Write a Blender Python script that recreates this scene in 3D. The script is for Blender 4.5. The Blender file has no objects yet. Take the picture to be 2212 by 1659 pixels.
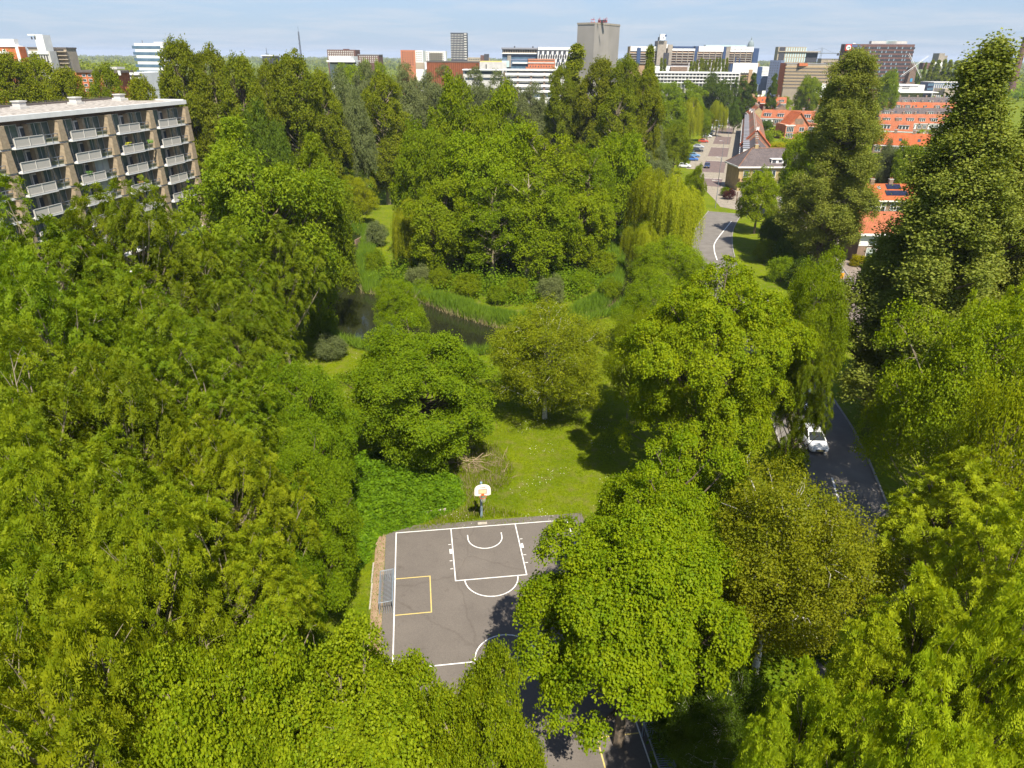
import bpy, bmesh, math, random
import numpy as np
from mathutils import Matrix, Vector
sc = bpy.context.scene
R_ = math.radians

# ---------------- camera ----------------
CAM_H, PITCH, ROLL = 32.0, R_(25.3), R_(0.45)
fw = Vector((0, math.cos(PITCH), -math.sin(PITCH)))
rt0 = Vector((1, 0, 0)); up0 = Vector((0, math.sin(PITCH), math.cos(PITCH)))
rt = rt0*math.cos(ROLL)+up0*math.sin(ROLL); up = up0*math.cos(ROLL)-rt0*math.sin(ROLL)
cd = bpy.data.cameras.new('camera'); cam = bpy.data.objects.new('camera', cd); sc.collection.objects.link(cam)
m = Matrix.Identity(4)
for i in range(3):
    m[i][0] = rt[i]; m[i][1] = up[i]; m[i][2] = -fw[i]
m[2][3] = CAM_H
cam.matrix_world = m
cd.sensor_width = 36; cd.lens = 36*1495/2212; cd.clip_end = 20000; cd.clip_start = 0.5
sc.camera = cam

# ---------------- sky, sun, exposure ----------------
SUN_EL, SUN_AZ = R_(55), R_(17)      # azimuth: to the right of straight behind the camera
w = bpy.data.worlds.new('World'); sc.world = w; w.use_nodes = True
nt = w.node_tree; nt.nodes.clear()
def N(t, **k):
    n = nt.nodes.new(t)
    for a, b in k.items(): setattr(n, a, b)
    return n
sky = N('ShaderNodeTexSky', sky_type='NISHITA', sun_disc=False, sun_elevation=SUN_EL, sun_rotation=math.pi-SUN_AZ, air_density=1.0, dust_density=0.4, ozone_density=3.0)
bg = N('ShaderNodeBackground'); bg.inputs[1].default_value = 0.078
out = N('ShaderNodeOutputWorld')
tc = N('ShaderNodeTexCoord'); sep = N('ShaderNodeSeparateXYZ'); nt.links.new(tc.outputs['Generated'], sep.inputs[0])
zz = N('ShaderNodeMath', operation='ADD'); zz.inputs[1].default_value = 0.06; nt.links.new(sep.outputs[2], zz.inputs[0])
zm = N('ShaderNodeMath', operation='MAXIMUM'); zm.inputs[1].default_value = 0.02; nt.links.new(zz.outputs[0], zm.inputs[0])
dx = N('ShaderNodeMath', operation='DIVIDE'); nt.links.new(sep.outputs[0], dx.inputs[0]); nt.links.new(zm.outputs[0], dx.inputs[1])
dy = N('ShaderNodeMath', operation='DIVIDE'); nt.links.new(sep.outputs[1], dy.inputs[0]); nt.links.new(zm.outputs[0], dy.inputs[1])
cmb = N('ShaderNodeCombineXYZ'); nt.links.new(dx.outputs[0], cmb.inputs[0]); nt.links.new(dy.outputs[0], cmb.inputs[1])
nz = N('ShaderNodeTexNoise'); nz.inputs['Scale'].default_value = 0.55; nz.inputs['Detail'].default_value = 9; nz.inputs['Roughness'].default_value = 0.62; nz.inputs['Distortion'].default_value = 0.35
nt.links.new(cmb.outputs[0], nz.inputs['Vector'])
cr = N('ShaderNodeValToRGB'); cr.color_ramp.elements[0].position = 0.44; cr.color_ramp.elements[1].position = 0.74
cr.color_ramp.elements[0].color = (0, 0, 0, 1); cr.color_ramp.elements[1].color = (1, 1, 1, 1)
nt.links.new(nz.outputs[0], cr.inputs[0])
ml = N('ShaderNodeMath', operation='MULTIPLY'); ml.inputs[1].default_value = 0.75; nt.links.new(cr.outputs[0], ml.inputs[0])
mix = N('ShaderNodeMix', data_type='RGBA'); tnt = N('ShaderNodeMix', data_type='RGBA', blend_type='MULTIPLY'); tnt.inputs[0].default_value = 1; tnt.inputs[7].default_value = (.74, .86, 1.08, 1); nt.links.new(sky.outputs[0], tnt.inputs[6]); nt.links.new(ml.outputs[0], mix.inputs[0]); gr = N('ShaderNodeMapRange'); gr.inputs[1].default_value = 0.0; gr.inputs[2].default_value = 0.30; gr.inputs[3].default_value = 0.85; gr.inputs[4].default_value = 0.15; nt.links.new(sep.outputs[2], gr.inputs[0]); pal = N('ShaderNodeMix', data_type='RGBA'); pal.inputs[7].default_value = (2.75, 3.45, 4.5, 1); nt.links.new(gr.outputs[0], pal.inputs[0]); nt.links.new(tnt.outputs[2], pal.inputs[6]); nt.links.new(pal.outputs[2], mix.inputs[6]); mix.inputs[7].default_value = (4.6, 4.8, 5.2, 1)
nt.links.new(mix.outputs[2], bg.inputs[0]); nt.links.new(bg.outputs[0], out.inputs[0])
sl = bpy.data.lights.new('sun', 'SUN'); sl.energy = 4.7; sl.angle = R_(0.5); sl.color = (1.0, 0.94, 0.82)
so = bpy.data.objects.new('sun', sl); sc.collection.objects.link(so)
sdir = Vector((math.sin(SUN_AZ)*math.cos(SUN_EL), -math.cos(SUN_AZ)*math.cos(SUN_EL), math.sin(SUN_EL)))
so.rotation_euler = sdir.to_track_quat('Z', 'Y').to_euler()
so.location = sdir*200
vs = sc.view_settings; vs.view_transform = 'Standard'; vs.look = 'None'; vs.gamma = 1.0; vs.use_curve_mapping = False; vs.exposure = 1.05
sc.cycles.max_bounces = 6; sc.cycles.diffuse_bounces = 3; sc.cycles.transmission_bounces = 4; sc.cycles.glossy_bounces = 2; sc.cycles.volume_bounces = 0

# ---------------- helpers ----------------
F_ = 1495.0
def ray(x, y): return fw + rt*((x-1106)/F_) - up*((y-829.5)/F_)
def G(x, y, z=0.0):
    d = ray(x, y); t = (z-CAM_H)/d.z
    return Vector((d.x*t, d.y*t, z))
def DD(x, y, dist):
    d = ray(x, y); t = dist/math.hypot(d.x, d.y)
    return Vector((d.x*t, d.y*t, CAM_H+d.z*t)), t
col = sc.collection
def tag(o, label=None, cat=None, group=None, kind=None):
    if label: o['label'] = label
    if cat: o['category'] = cat
    if group: o['group'] = group
    if kind: o['kind'] = kind
    return o
def empty(name, loc=(0, 0, 0), rz=0.0, label=None, cat=None, group=None):
    o = bpy.data.objects.new(name, None); col.objects.link(o)
    o.location = loc; o.rotation_euler = (0, 0, rz); o.empty_display_size = 0.3
    return tag(o, label, cat, group)
def link(name, me, mat=None, parent=None):
    if mat is not None and not me.materials: me.materials.append(mat)
    o = bpy.data.objects.new(name, me); col.objects.link(o)
    if parent: o.parent = parent
    return o
def dup(root, loc=None, rz=None, label=None, group=None, scale=None):
    r = root.copy(); col.objects.link(r)
    if loc is not None: r.location = loc
    if rz is not None: r.rotation_euler = (0, 0, rz)
    if scale is not None: r.scale = scale
    if label: r['label'] = label
    if group: r['group'] = group
    for ch in list(root.children):
        c = ch.copy(); col.objects.link(c); c.parent = r
        for g in list(ch.children):
            d = g.copy(); col.objects.link(d); d.parent = c
    return r
def np_mesh(name, V, F, tint=None):
    me = bpy.data.meshes.new(name); k = F.shape[1]; n = len(F)
    me.vertices.add(len(V)); me.vertices.foreach_set('co', np.ascontiguousarray(V, dtype=np.float32).ravel())
    me.loops.add(n*k); me.loops.foreach_set('vertex_index', np.ascontiguousarray(F, dtype=np.int32).ravel())
    me.polygons.add(n); me.polygons.foreach_set('loop_start', np.arange(0, n*k, k, dtype=np.int32))
    me.update(calc_edges=True)
    if tint is not None:
        a = me.attributes.new('tint', 'FLOAT', 'FACE'); a.data.foreach_set('value', np.ascontiguousarray(tint, dtype=np.float32))
    return me
class MB:
    def __init__(s): s.v = []; s.f = []; s.mi = []; s.M = Matrix.Identity(4); s.cur = 0
    def add(s, vs, fs):
        b = len(s.v); s.v += [tuple(s.M @ Vector(v)) for v in vs]
        s.f += [tuple(b+i for i in f) for f in fs]; s.mi += [s.cur]*len(fs); return s
    def box(s, x0, y0, z0, x1, y1, z1):
        return s.add([(x0,y0,z0),(x1,y0,z0),(x1,y1,z0),(x0,y1,z0),(x0,y0,z1),(x1,y0,z1),(x1,y1,z1),(x0,y1,z1)],
                     [(0,3,2,1),(4,5,6,7),(0,1,5,4),(1,2,6,5),(2,3,7,6),(3,0,4,7)])
    def prism(s, pts, axis, a0, a1):      # extrude a 2-D outline along an axis; pts are the other two coordinates in order
        def P(p, a): return {'x': (a, p[0], p[1]), 'y': (p[0], a, p[1]), 'z': (p[0], p[1], a)}[axis]
        n = len(pts)
        return s.add([P(p, a0) for p in pts]+[P(p, a1) for p in pts],
                     [tuple(range(n))[::-1], tuple(range(n, 2*n))]+[(i, (i+1) % n, n+(i+1) % n, n+i) for i in range(n)])
    def tube(s, path, rad, seg=6, cap=True):
        path = [Vector(p) for p in path]; n = len(path)
        if not hasattr(rad, '__len__'): rad = [rad]*n
        vs = []; fs = []
        for i, p in enumerate(path):
            t = (path[min(i+1, n-1)]-path[max(i-1, 0)]).normalized()
            a = t.cross(Vector((0, 0, 1)) if abs(t.z) < .95 else Vector((1, 0, 0))).normalized(); b = t.cross(a)
            for k in range(seg):
                q = 2*math.pi*k/seg; vs.append(tuple(p+(a*math.cos(q)+b*math.sin(q))*rad[i]))
        for i in range(n-1):
            for k in range(seg):
                fs.append((i*seg+k, i*seg+(k+1) % seg, (i+1)*seg+(k+1) % seg, (i+1)*seg+k))
        if cap: fs.append(tuple(range(seg))); fs.append(tuple(range((n-1)*seg, n*seg))[::-1])
        return s.add(vs, fs)
    def mesh(s, name):
        me = bpy.data.meshes.new(name); me.from_pydata(s.v, [], s.f)
        if any(s.mi): me.polygons.foreach_set('material_index', s.mi)
        bm = bmesh.new(); bm.from_mesh(me); bmesh.ops.recalc_face_normals(bm, faces=bm.faces); bm.to_mesh(me); bm.free()
        return me
    def build(s, name, mat, parent=None, bevel=0):
        me = s.mesh(name)
        for x in (mat if isinstance(mat, (list, tuple)) else [mat]): me.materials.append(x)
        o = bpy.data.objects.new(name, me); col.objects.link(o)
        if parent: o.parent = parent
        if bevel:
            b = o.modifiers.new('b', 'BEVEL'); b.width = bevel; b.segments = 2; b.limit_method = 'ANGLE'
        return o
def boxo(name, c, mat, parent): return MB().box(*c).build(name, mat, parent)

# ---------------- materials ----------------
MATS = {}
def newmat(name):
    mt = bpy.data.materials.new(name); mt.use_nodes = True; mt.node_tree.nodes.clear(); return mt
def mat_plain(name, c1, c2=None, rough=.8, scale=1.0, spec=.3, metal=0, bump=0, detail=6, lo=.35, hi=.65, coord='Object'):
    if name in MATS: return MATS[name]
    mt = newmat(name); t = mt.node_tree; n = t.nodes; l = t.links
    b = n.new('ShaderNodeBsdfPrincipled'); o = n.new('ShaderNodeOutputMaterial'); l.new(b.outputs[0], o.inputs[0])
    b.inputs['Roughness'].default_value = rough; b.inputs['Metallic'].default_value = metal; b.inputs['Specular IOR Level'].default_value = spec
    if c2 is None: c2 = tuple(x*.82 for x in c1)
    tcn = n.new('ShaderNodeTexCoord'); nzn = n.new('ShaderNodeTexNoise'); nzn.inputs['Scale'].default_value = scale; nzn.inputs['Detail'].default_value = detail
    l.new(tcn.outputs[coord], nzn.inputs['Vector'])
    r = n.new('ShaderNodeValToRGB'); r.color_ramp.elements[0].position = lo; r.color_ramp.elements[1].position = hi
    r.color_ramp.elements[0].color = (*c1, 1); r.color_ramp.elements[1].color = (*c2, 1)
    l.new(nzn.outputs[0], r.inputs[0]); l.new(r.outputs[0], b.inputs['Base Color'])
    if bump:
        bp = n.new('ShaderNodeBump'); bp.inputs['Strength'].default_value = bump; bp.inputs['Distance'].default_value = .05
        l.new(nzn.outputs[0], bp.inputs['Height']); l.new(bp.outputs[0], b.inputs['Normal'])
    MATS[name] = mt; return mt
def mat_pattern(name, c1, c2, mortar, kind='brick', sx=.22, sy=.07, mort=.012, rough=.85, axes='xz'):
    """brick or tile courses laid in object metres on the two named axes"""
    if name in MATS: return MATS[name]
    mt = newmat(name); t = mt.node_tree; n = t.nodes; l = t.links
    b = n.new('ShaderNodeBsdfPrincipled'); o = n.new('ShaderNodeOutputMaterial'); l.new(b.outputs[0], o.inputs[0])
    b.inputs['Roughness'].default_value = rough; b.inputs['Specular IOR Level'].default_value = .25
    tcn = n.new('ShaderNodeTexCoord'); sp = n.new('ShaderNodeSeparateXYZ'); cb = n.new('ShaderNodeCombineXYZ')
    l.new(tcn.outputs['Object'], sp.inputs[0])
    if axes[0] == 's':
        ad = n.new('ShaderNodeMath'); ad.operation = 'ADD'; l.new(sp.outputs[0], ad.inputs[0]); l.new(sp.outputs[1], ad.inputs[1]); l.new(ad.outputs[0], cb.inputs[0])
    else: l.new(sp.outputs['xyz'.index(axes[0])], cb.inputs[0])
    l.new(sp.outputs['xyz'.index(axes[1])], cb.inputs[1])
    br = n.new('ShaderNodeTexBrick'); br.inputs['Scale'].default_value = 1; br.inputs['Brick Width'].default_value = sx; br.inputs['Row Height'].default_value = sy
    br.inputs['Mortar Size'].default_value = mort; br.inputs['Color1'].default_value = (*c1, 1); br.inputs['Color2'].default_value = (*c2, 1); br.inputs['Mortar'].default_value = (*mortar, 1)
    if kind == 'tile': br.offset = 0
    l.new(cb.outputs[0], br.inputs['Vector'])
    nzn = n.new('ShaderNodeTexNoise'); nzn.inputs['Scale'].default_value = .9; nzn.inputs['Detail'].default_value = 5; l.new(tcn.outputs['Object'], nzn.inputs['Vector'])
    mr = n.new('ShaderNodeMapRange'); mr.inputs[1].default_value = .3; mr.inputs[2].default_value = .7; mr.inputs[3].default_value = .78; mr.inputs[4].default_value = 1.12; l.new(nzn.outputs[0], mr.inputs[0])
    mx = n.new('ShaderNodeMix'); mx.data_type = 'RGBA'; mx.blend_type = 'MULTIPLY'; mx.inputs[0].default_value = 1
    l.new(br.outputs[0], mx.inputs[6]); l.new(mr.outputs[0], mx.inputs[7]); l.new(mx.outputs[2], b.inputs['Base Color'])
    MATS[name] = mt; return mt
def mat_leaf(name, c1, c2, var=.10, trans=.35, gloss=.05, hue=0.02):
    if name in MATS: return MATS[name]
    mt = newmat(name); t = mt.node_tree; n = t.nodes; l = t.links
    o = n.new('ShaderNodeOutputMaterial')
    at = n.new('ShaderNodeAttribute'); at.attribute_name = 'tint'
    mx = n.new('ShaderNodeMix'); mx.data_type = 'RGBA'; mx.inputs[6].default_value = (*c1, 1); mx.inputs[7].default_value = (*c2, 1); l.new(at.outputs['Fac'], mx.inputs[0])
    oi = n.new('ShaderNodeObjectInfo'); hs = n.new('ShaderNodeHueSaturation')
    m1 = n.new('ShaderNodeMapRange'); m1.inputs[3].default_value = .5-hue; m1.inputs[4].default_value = .5+hue*.6; l.new(oi.outputs['Random'], m1.inputs[0]); l.new(m1.outputs[0], hs.inputs['Hue'])
    m2 = n.new('ShaderNodeMath'); m2.operation = 'MULTIPLY'; m2.inputs[1].default_value = 7.31; l.new(oi.outputs['Random'], m2.inputs[0])
    m3 = n.new('ShaderNodeMath'); m3.operation = 'FRACT'; l.new(m2.outputs[0], m3.inputs[0])
    m4 = n.new('ShaderNodeMapRange'); m4.inputs[3].default_value = 1-var; m4.inputs[4].default_value = 1+var; l.new(m3.outputs[0], m4.inputs[0]); l.new(m4.outputs[0], hs.inputs['Value'])
    l.new(mx.outputs[2], hs.inputs['Color'])
    d = n.new('ShaderNodeBsdfDiffuse'); tr = n.new('ShaderNodeBsdfTranslucent'); g = n.new('ShaderNodeBsdfGlossy'); g.inputs['Roughness'].default_value = .6; g.inputs['Color'].default_value = (.9, .95, .8, 1)
    l.new(hs.outputs[0], d.inputs[0])
    hs2 = n.new('ShaderNodeHueSaturation'); hs2.inputs['Hue'].default_value = .485; hs2.inputs['Saturation'].default_value = 1.1; hs2.inputs['Value'].default_value = 1.25; l.new(hs.outputs[0], hs2.inputs['Color']); l.new(hs2.outputs[0], tr.inputs[0])
    s1 = n.new('ShaderNodeMixShader'); s1.inputs[0].default_value = min(.5, trans*1.2); l.new(d.outputs[0], s1.inputs[1]); l.new(tr.outputs[0], s1.inputs[2])
    s2 = n.new('ShaderNodeMixShader'); s2.inputs[0].default_value = gloss*.12; l.new(s1.outputs[0], s2.inputs[1]); l.new(g.outputs[0], s2.inputs[2]); l.new(s2.outputs[0], o.inputs[0])
    MATS[name] = mt; return mt
# ---------------- the ground, pond, roads, court ----------------
def poly_dist(P, X, Y):
    """signed distance (negative inside) of grid points to a polygon"""
    P = np.array(P, float); n = len(P); d = np.full(X.shape, 1e9); ins = np.zeros(X.shape, bool)
    for i in range(n):
        a = P[i]; b = P[(i+1) % n]; ab = b-a
        t = np.clip(((X-a[0])*ab[0]+(Y-a[1])*ab[1])/(ab@ab), 0, 1)
        d = np.minimum(d, np.hypot(X-a[0]-t*ab[0], Y-a[1]-t*ab[1]))
        c = ((a[1] > Y) != (b[1] > Y)) & (X < (b[0]-a[0])*(Y-a[1])/(b[1]-a[1]+1e-12)+a[0]); ins ^= c
    return np.where(ins, -d, d)
inner = [(800,508),(775,560),(789,633),(850,640),(917,653),(982,680),(1067,705),(1130,712),(1237,697),(1300,676),(1335,630),(1345,580),(1327,525),(1335,490)]
outer = [(762,500),(733,560),(722,605),(700,650),(689,700),(715,728),(747,748),(820,765),(920,775),(1054,772),(1130,745),(1237,712),(1320,684),(1400,620),(1400,570),(1385,520),(1375,490)]
WZ = -0.75
pi_ = [G(x, y, WZ)[:2] for x, y in inner]; po_ = [G(x, y, WZ)[:2] for x, y in outer]
pi_[0] = (-29.5, 138); po_[0] = (-33.5, 141)
pond_poly = po_+pi_[::-1]
def axis(lo, hi, a, b, step, grow=1.22):
    v = list(np.arange(a, b+.01, step)); s = step
    x = b
    while x < hi: s *= grow; x += s; v.append(x)
    s = step; x = a
    while x > lo: s *= grow; x -= s; v.insert(0, x)
    return np.array(v)
gx = axis(-6000, 6000, -45, 72, .8); gy = axis(-400, 9000, 15, 175, .8)
GX, GY = np.meshgrid(gx, gy)
rng = np.random.default_rng(5)
pd = poly_dist(pond_poly, GX, GY)
GZ = -1.5*(1-np.clip((pd+1.2)/2.2, 0, 1))
ny, nx = GX.shape
V = np.stack([GX, GY, GZ], -1).reshape(-1, 3)
ii = np.arange(ny*nx).reshape(ny, nx)
Fq = np.stack([ii[:-1, :-1], ii[:-1, 1:], ii[1:, 1:], ii[1:, :-1]], -1).reshape(-1, 4)
def mat_ground():
    mt = newmat('grass ground'); t = mt.node_tree; n = t.nodes; l = t.links
    b = n.new('ShaderNodeBsdfPrincipled'); o = n.new('ShaderNodeOutputMaterial'); l.new(b.outputs[0], o.inputs[0]); b.inputs['Roughness'].default_value = .95; b.inputs['Specular IOR Level'].default_value = .05
    tcn = n.new('ShaderNodeTexCoord')
    def noise(s, det=6, ro=.6):
        q = n.new('ShaderNodeTexNoise'); q.inputs['Scale'].default_value = s; q.inputs['Detail'].default_value = det; q.inputs['Roughness'].default_value = ro; l.new(tcn.outputs['Object'], q.inputs['Vector']); return q
    a = noise(.18); r = n.new('ShaderNodeValToRGB'); r.color_ramp.elements[0].position = .3; r.color_ramp.elements[1].position = .7
    r.color_ramp.elements[0].color = (.090, .135, .004, 1); r.color_ramp.elements[1].color = (.165, .20, .005, 1); l.new(a.outputs[0], r.inputs[0])
    c = noise(3.5, 8, .7); r2 = n.new('ShaderNodeMapRange'); r2.inputs[1].default_value = .3; r2.inputs[2].default_value = .72; r2.inputs[3].default_value = .6; r2.inputs[4].default_value = 1.25; l.new(c.outputs[0], r2.inputs[0])
    mx = n.new('ShaderNodeMix'); mx.data_type = 'RGBA'; mx.blend_type = 'MULTIPLY'; mx.inputs[0].default_value = 1; l.new(r.outputs[0], mx.inputs[6]); l.new(r2.outputs[0], mx.inputs[7])
    e = noise(.9, 7, .6); r3 = n.new('ShaderNodeValToRGB'); r3.color_ramp.elements[0].position = .50; r3.color_ramp.elements[1].position = .72; r3.color_ramp.elements[0].color = (0, 0, 0, 1); r3.color_ramp.elements[1].color = (.75, .75, .75, 1); l.new(e.outputs[0], r3.inputs[0])
    m2 = n.new('ShaderNodeMix'); m2.data_type = 'RGBA'; l.new(r3.outputs[0], m2.inputs[0]); l.new(mx.outputs[2], m2.inputs[6]); m2.inputs[7].default_value = (.17, .15, .045, 1)
    l.new(m2.outputs[2], b.inputs['Base Color'])
    bp = n.new('ShaderNodeBump'); bp.inputs['Strength'].default_value = .9; bp.inputs['Distance'].default_value = .12; l.new(noise(9, 6, .7).outputs[0], bp.inputs['Height']); l.new(bp.outputs[0], b.inputs['Normal'])
    MATS['ground'] = mt; return mt
ground = link('ground', np_mesh('ground', V, Fq), mat_ground()); tag(ground, kind='structure')
def flat_poly(name, pts, z, mat, kind='structure', parent=None, thick=0):
    mb = MB()
    if thick: mb.prism([tuple(p[:2]) for p in pts], 'z', z-thick, z)
    else: mb.add([(p[0], p[1], z) for p in pts], [tuple(range(len(pts)))])
    o = mb.build(name, mat, parent)
    if kind: o['kind'] = kind
    return o
# water
mw = newmat('pond water'); t = mw.node_tree; n = t.nodes; l = t.links
b = n.new('ShaderNodeBsdfPrincipled'); o = n.new('ShaderNodeOutputMaterial'); l.new(b.outputs[0], o.inputs[0])
b.inputs['Base Color'].default_value = (.016, .018, .008, 1); b.inputs['Roughness'].default_value = .03; b.inputs['IOR'].default_value = 1.33; b.inputs['Specular IOR Level'].default_value = .9
tcn = n.new('ShaderNodeTexCoord'); q = n.new('ShaderNodeTexNoise'); q.inputs['Scale'].default_value = 2.0; q.inputs['Detail'].default_value = 3; l.new(tcn.outputs['Object'], q.inputs['Vector'])
bp = n.new('ShaderNodeBump'); bp.inputs['Strength'].default_value = .05; bp.inputs['Distance'].default_value = .05; l.new(q.outputs[0], bp.inputs['Height']); l.new(bp.outputs[0], b.inputs['Normal'])
wat = MB(); wat.add([(-45, 70, WZ), (38, 70, WZ), (38, 152, WZ), (-45, 152, WZ)], [(0, 1, 2, 3)])
tag(wat.build('pond_water', mw), kind='structure')
# roads
M_asph = mat_plain('road asphalt', (.140, .125, .110), (.175, .157, .138), .9, .6, .2, bump=.1)
M_court = None
M_brick_road = mat_pattern('brick road', (.145, .10, .09), (.175, .125, .11), (.12, .095, .085), 'brick', .22, .11, .01, axes='xy')
M_pale = mat_pattern('pale paving', (.25, .215, .165), (.29, .25, .19), (.20, .17, .13), 'brick', .3, .3, .012, axes='xy')
M_path = mat_pattern('service paving', (.215, .17, .14), (.25, .20, .165), (.17, .135, .11), 'brick', .25, .25, .012, axes='xy')
M_white = mat_plain('white road paint', (.78, .76, .72), (.62, .60, .56), .7, 6)
M_yellow = mat_plain('yellow court paint', (.58, .44, .14), (.48, .37, .13), .7, 6)
M_kerb = mat_plain('kerb concrete', (.30, .28, .25), (.22, .20, .18), .9, 3)
M_conc = mat_plain('concrete', (.40, .35, .29), (.30, .26, .21), .9, 2, bump=.2)
def spline(pts, n=8):
    P = [Vector(p[:2]) for p in pts]; P = [P[0]*2-P[1]]+P+[P[-1]*2-P[-2]]; out = []
    for i in range(1, len(P)-2):
        for k in range(n):
            t = k/n; a, b, c, d = P[i-1:i+3]
            out.append(.5*((2*b)+(c-a)*t+(2*a-5*b+4*c-d)*t*t+(3*b-a-3*c+d)*t**3))
    out.append(P[-2]); return out
def ribbon(name, cl, w0, w1, z, mat, kind='structure', thick=0.0):
    """strip along centreline cl from offset w0 (left, negative) to w1"""
    vs = []; n = len(cl)
    for i, p in enumerate(cl):
        t = (cl[min(i+1, n-1)]-cl[max(i-1, 0)]).normalized(); nr = Vector((t.y, -t.x))
        for off in (w0, w1):
            q = p+nr*off; vs.append((q.x, q.y, z))
            if thick: vs.append((q.x, q.y, z-thick))
    mb = MB()
    if thick:
        fs = []
        for i in range(n-1):
            a = 4*i; c = a+4; fs += [(a, a+2, c+2, c), (a, c, c+1, a+1), (a+2, a+3, c+3, c+2)]
        fs += [(0, 1, 3, 2), (4*n-4, 4*n-2, 4*n-1, 4*n-3)]
        mb.add(vs, fs)
    else: mb.add(vs, [(2*i, 2*i+1, 2*i+3, 2*i+2) for i in range(n-1)])
    o = mb.build(name, mat)
    if kind: o['kind'] = kind
    return o
rr = [G(x, y) for x, y in [(1601,462),(1584,494),(1581,528),(1590,567),(1615,612),(1660,654),(1795,858),(1836,920),(1861,967),(1882,1014)]]
rr = [v.xy for v in rr]
right_edge = spline([rr[0], rr[1], rr[2], rr[3], rr[4]+Vector((0, 0)), rr[5], Vector((35.4, 82)), rr[6], rr[7], rr[8], rr[9], Vector((28.3, 40)), Vector((24.8, 28)), Vector((20.5, 15)), Vector((14, -5))])
# asphalt road measured from its right kerb (direction of travel towards camera, so left side offset is positive)
ribbon('road', right_edge, 0.0, 7.2, .012, M_asph)
ribbon('kerb', right_edge, -.16, 0.0, .12, M_kerb, thick=.2)
ribbon('kerb', right_edge, 7.2, 7.36, .12, M_kerb, thick=.2)
cl_line = spline([G(1580,478).xy, G(1547,520).xy, G(1543,540).xy, G(1549,562).xy])
ribbon('road_line', cl_line, -.09, .09, .020, M_white)
n_ = len(right_edge)
# dashes on the near part
acc = 0; seg = []; on = True; pts = right_edge[40:]
full = []
for i in range(len(pts)-1):
    L = (pts[i+1]-pts[i]).length; k = max(1, int(L/.5))
    for j in range(k): full.append(pts[i].lerp(pts[i+1], j/k))
i = 0
while i+8 < len(full):
    ribbon('road_line', full[i:i+7], 3.45, 3.6, .020, M_white); i += 12
# junction, street and pavements further off
sL0, sL1 = Vector((58.5, 214)), Vector((112.1, 395.3)); sd = (Vector((112.1, 395.3))-Vector((62.6, 233.0))).normalized(); sn = Vector((sd.y, -sd.x))
st0 = Vector((62.6, 233.0))
def S(a, o): p = st0+sd*a+sn*o; return (p.x, p.y)
flat_poly('street', [S(-40, -1.2), S(-40, 5.6), S(420, 5.6), S(420, -1.2)], .010, M_brick_road)
for a in (-22, 18, 60, 105, 150):
    flat_poly('street_crossing', [S(a, -1.2), S(a, 5.6), S(a+12, 5.6), S(a+12, -1.2)], .016, M_pale)
    flat_poly('street_line', [S(a-.9, -1.0), S(a-.9, 5.4), S(a-.1, 5.4), S(a-.1, -1.0)], .020, mat_plain('worn paint', (.55, .5, .42), (.3, .26, .22), .8, 2.5, lo=.45, hi=.55))
flat_poly('pavement', [S(-40, 5.6), S(-40, 9.4), S(420, 9.4), S(420, 5.6)], .10, M_pale, thick=.12)
flat_poly('parking_strip', [S(-5, -6.2), S(-5, -1.2), S(420, -1.2), S(420, -6.2)], .012, M_pale)
flat_poly('junction', [G(1556,447).xy, G(1606,456).xy, G(1650,462).xy, G(1765,455).xy, G(1900,455).xy, G(1900,425).xy, G(1720,428).xy, G(1640,424).xy, G(1575,420).xy, (58,195), (52,198), (50.5,178)], .024, M_pale)
flat_poly('pavement', [G(1572,428).xy, G(1585,434).xy, G(1620,438).xy, G(1690,440).xy, G(1690,426).xy, G(1620,410).xy, G(1583,404).xy, G(1566,398).xy], .10, M_pale, thick=.12)
# service road on the right
sv = spline([G(1760,440).xy, G(1740,480).xy, G(1752,520).xy, G(1786,570).xy, G(1812,612).xy, G(1836,655).xy, G(1876,720).xy, G(1940,805).xy, Vector((44.5,62)), Vector((42,50)), Vector((39,40)), Vector((34,26)), Vector((27,5))])
ribbon('service_road', sv, -2.1, 2.1, .014, M_path)
ribbon('kerb', sv, -2.3, -2.1, .13, M_kerb, thick=.2)
ribbon('footpath', sv, -5.2, -2.3, .13, M_path, thick=.16)
# court
CC = Vector((1.4, 30.0)); CA = R_(7.9)
cu = Vector((math.cos(CA), math.sin(CA))); cv = Vector((-math.sin(CA), math.cos(CA)))
O_ = Vector((-8.5, 41.65))              # far left corner of the white border
def C(u, v): p = O_+cu*u-cv*v; return (p.x, p.y)     # u along the baseline, v towards the camera
mt = newmat('court asphalt'); t = mt.node_tree; n = t.nodes; l = t.links
b = n.new('ShaderNodeBsdfPrincipled'); o = n.new('ShaderNodeOutputMaterial'); l.new(b.outputs[0], o.inputs[0]); b.inputs['Roughness'].default_value = .9; b.inputs['Specular IOR Level'].default_value = .2
tcn = n.new('ShaderNodeTexCoord')
def noise_(s, d=6, r=.6):
    q = n.new('ShaderNodeTexNoise'); q.inputs['Scale'].default_value = s; q.inputs['Detail'].default_value = d; q.inputs['Roughness'].default_value = r; l.new(tcn.outputs['Object'], q.inputs['Vector']); return q
r = n.new('ShaderNodeValToRGB'); r.color_ramp.elements[0].position = .3; r.color_ramp.elements[1].position = .7; r.color_ramp.elements[0].color = (.118, .101, .087, 1); r.color_ramp.elements[1].color = (.150, .129, .110, 1); l.new(noise_(.35, 9, .65).outputs[0], r.inputs[0])
g2 = n.new('ShaderNodeMapRange'); g2.inputs[1].default_value = .35; g2.inputs[2].default_value = .65; g2.inputs[3].default_value = .86; g2.inputs[4].default_value = 1.12; l.new(noise_(14, 4, .8).outputs[0], g2.inputs[0])
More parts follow.
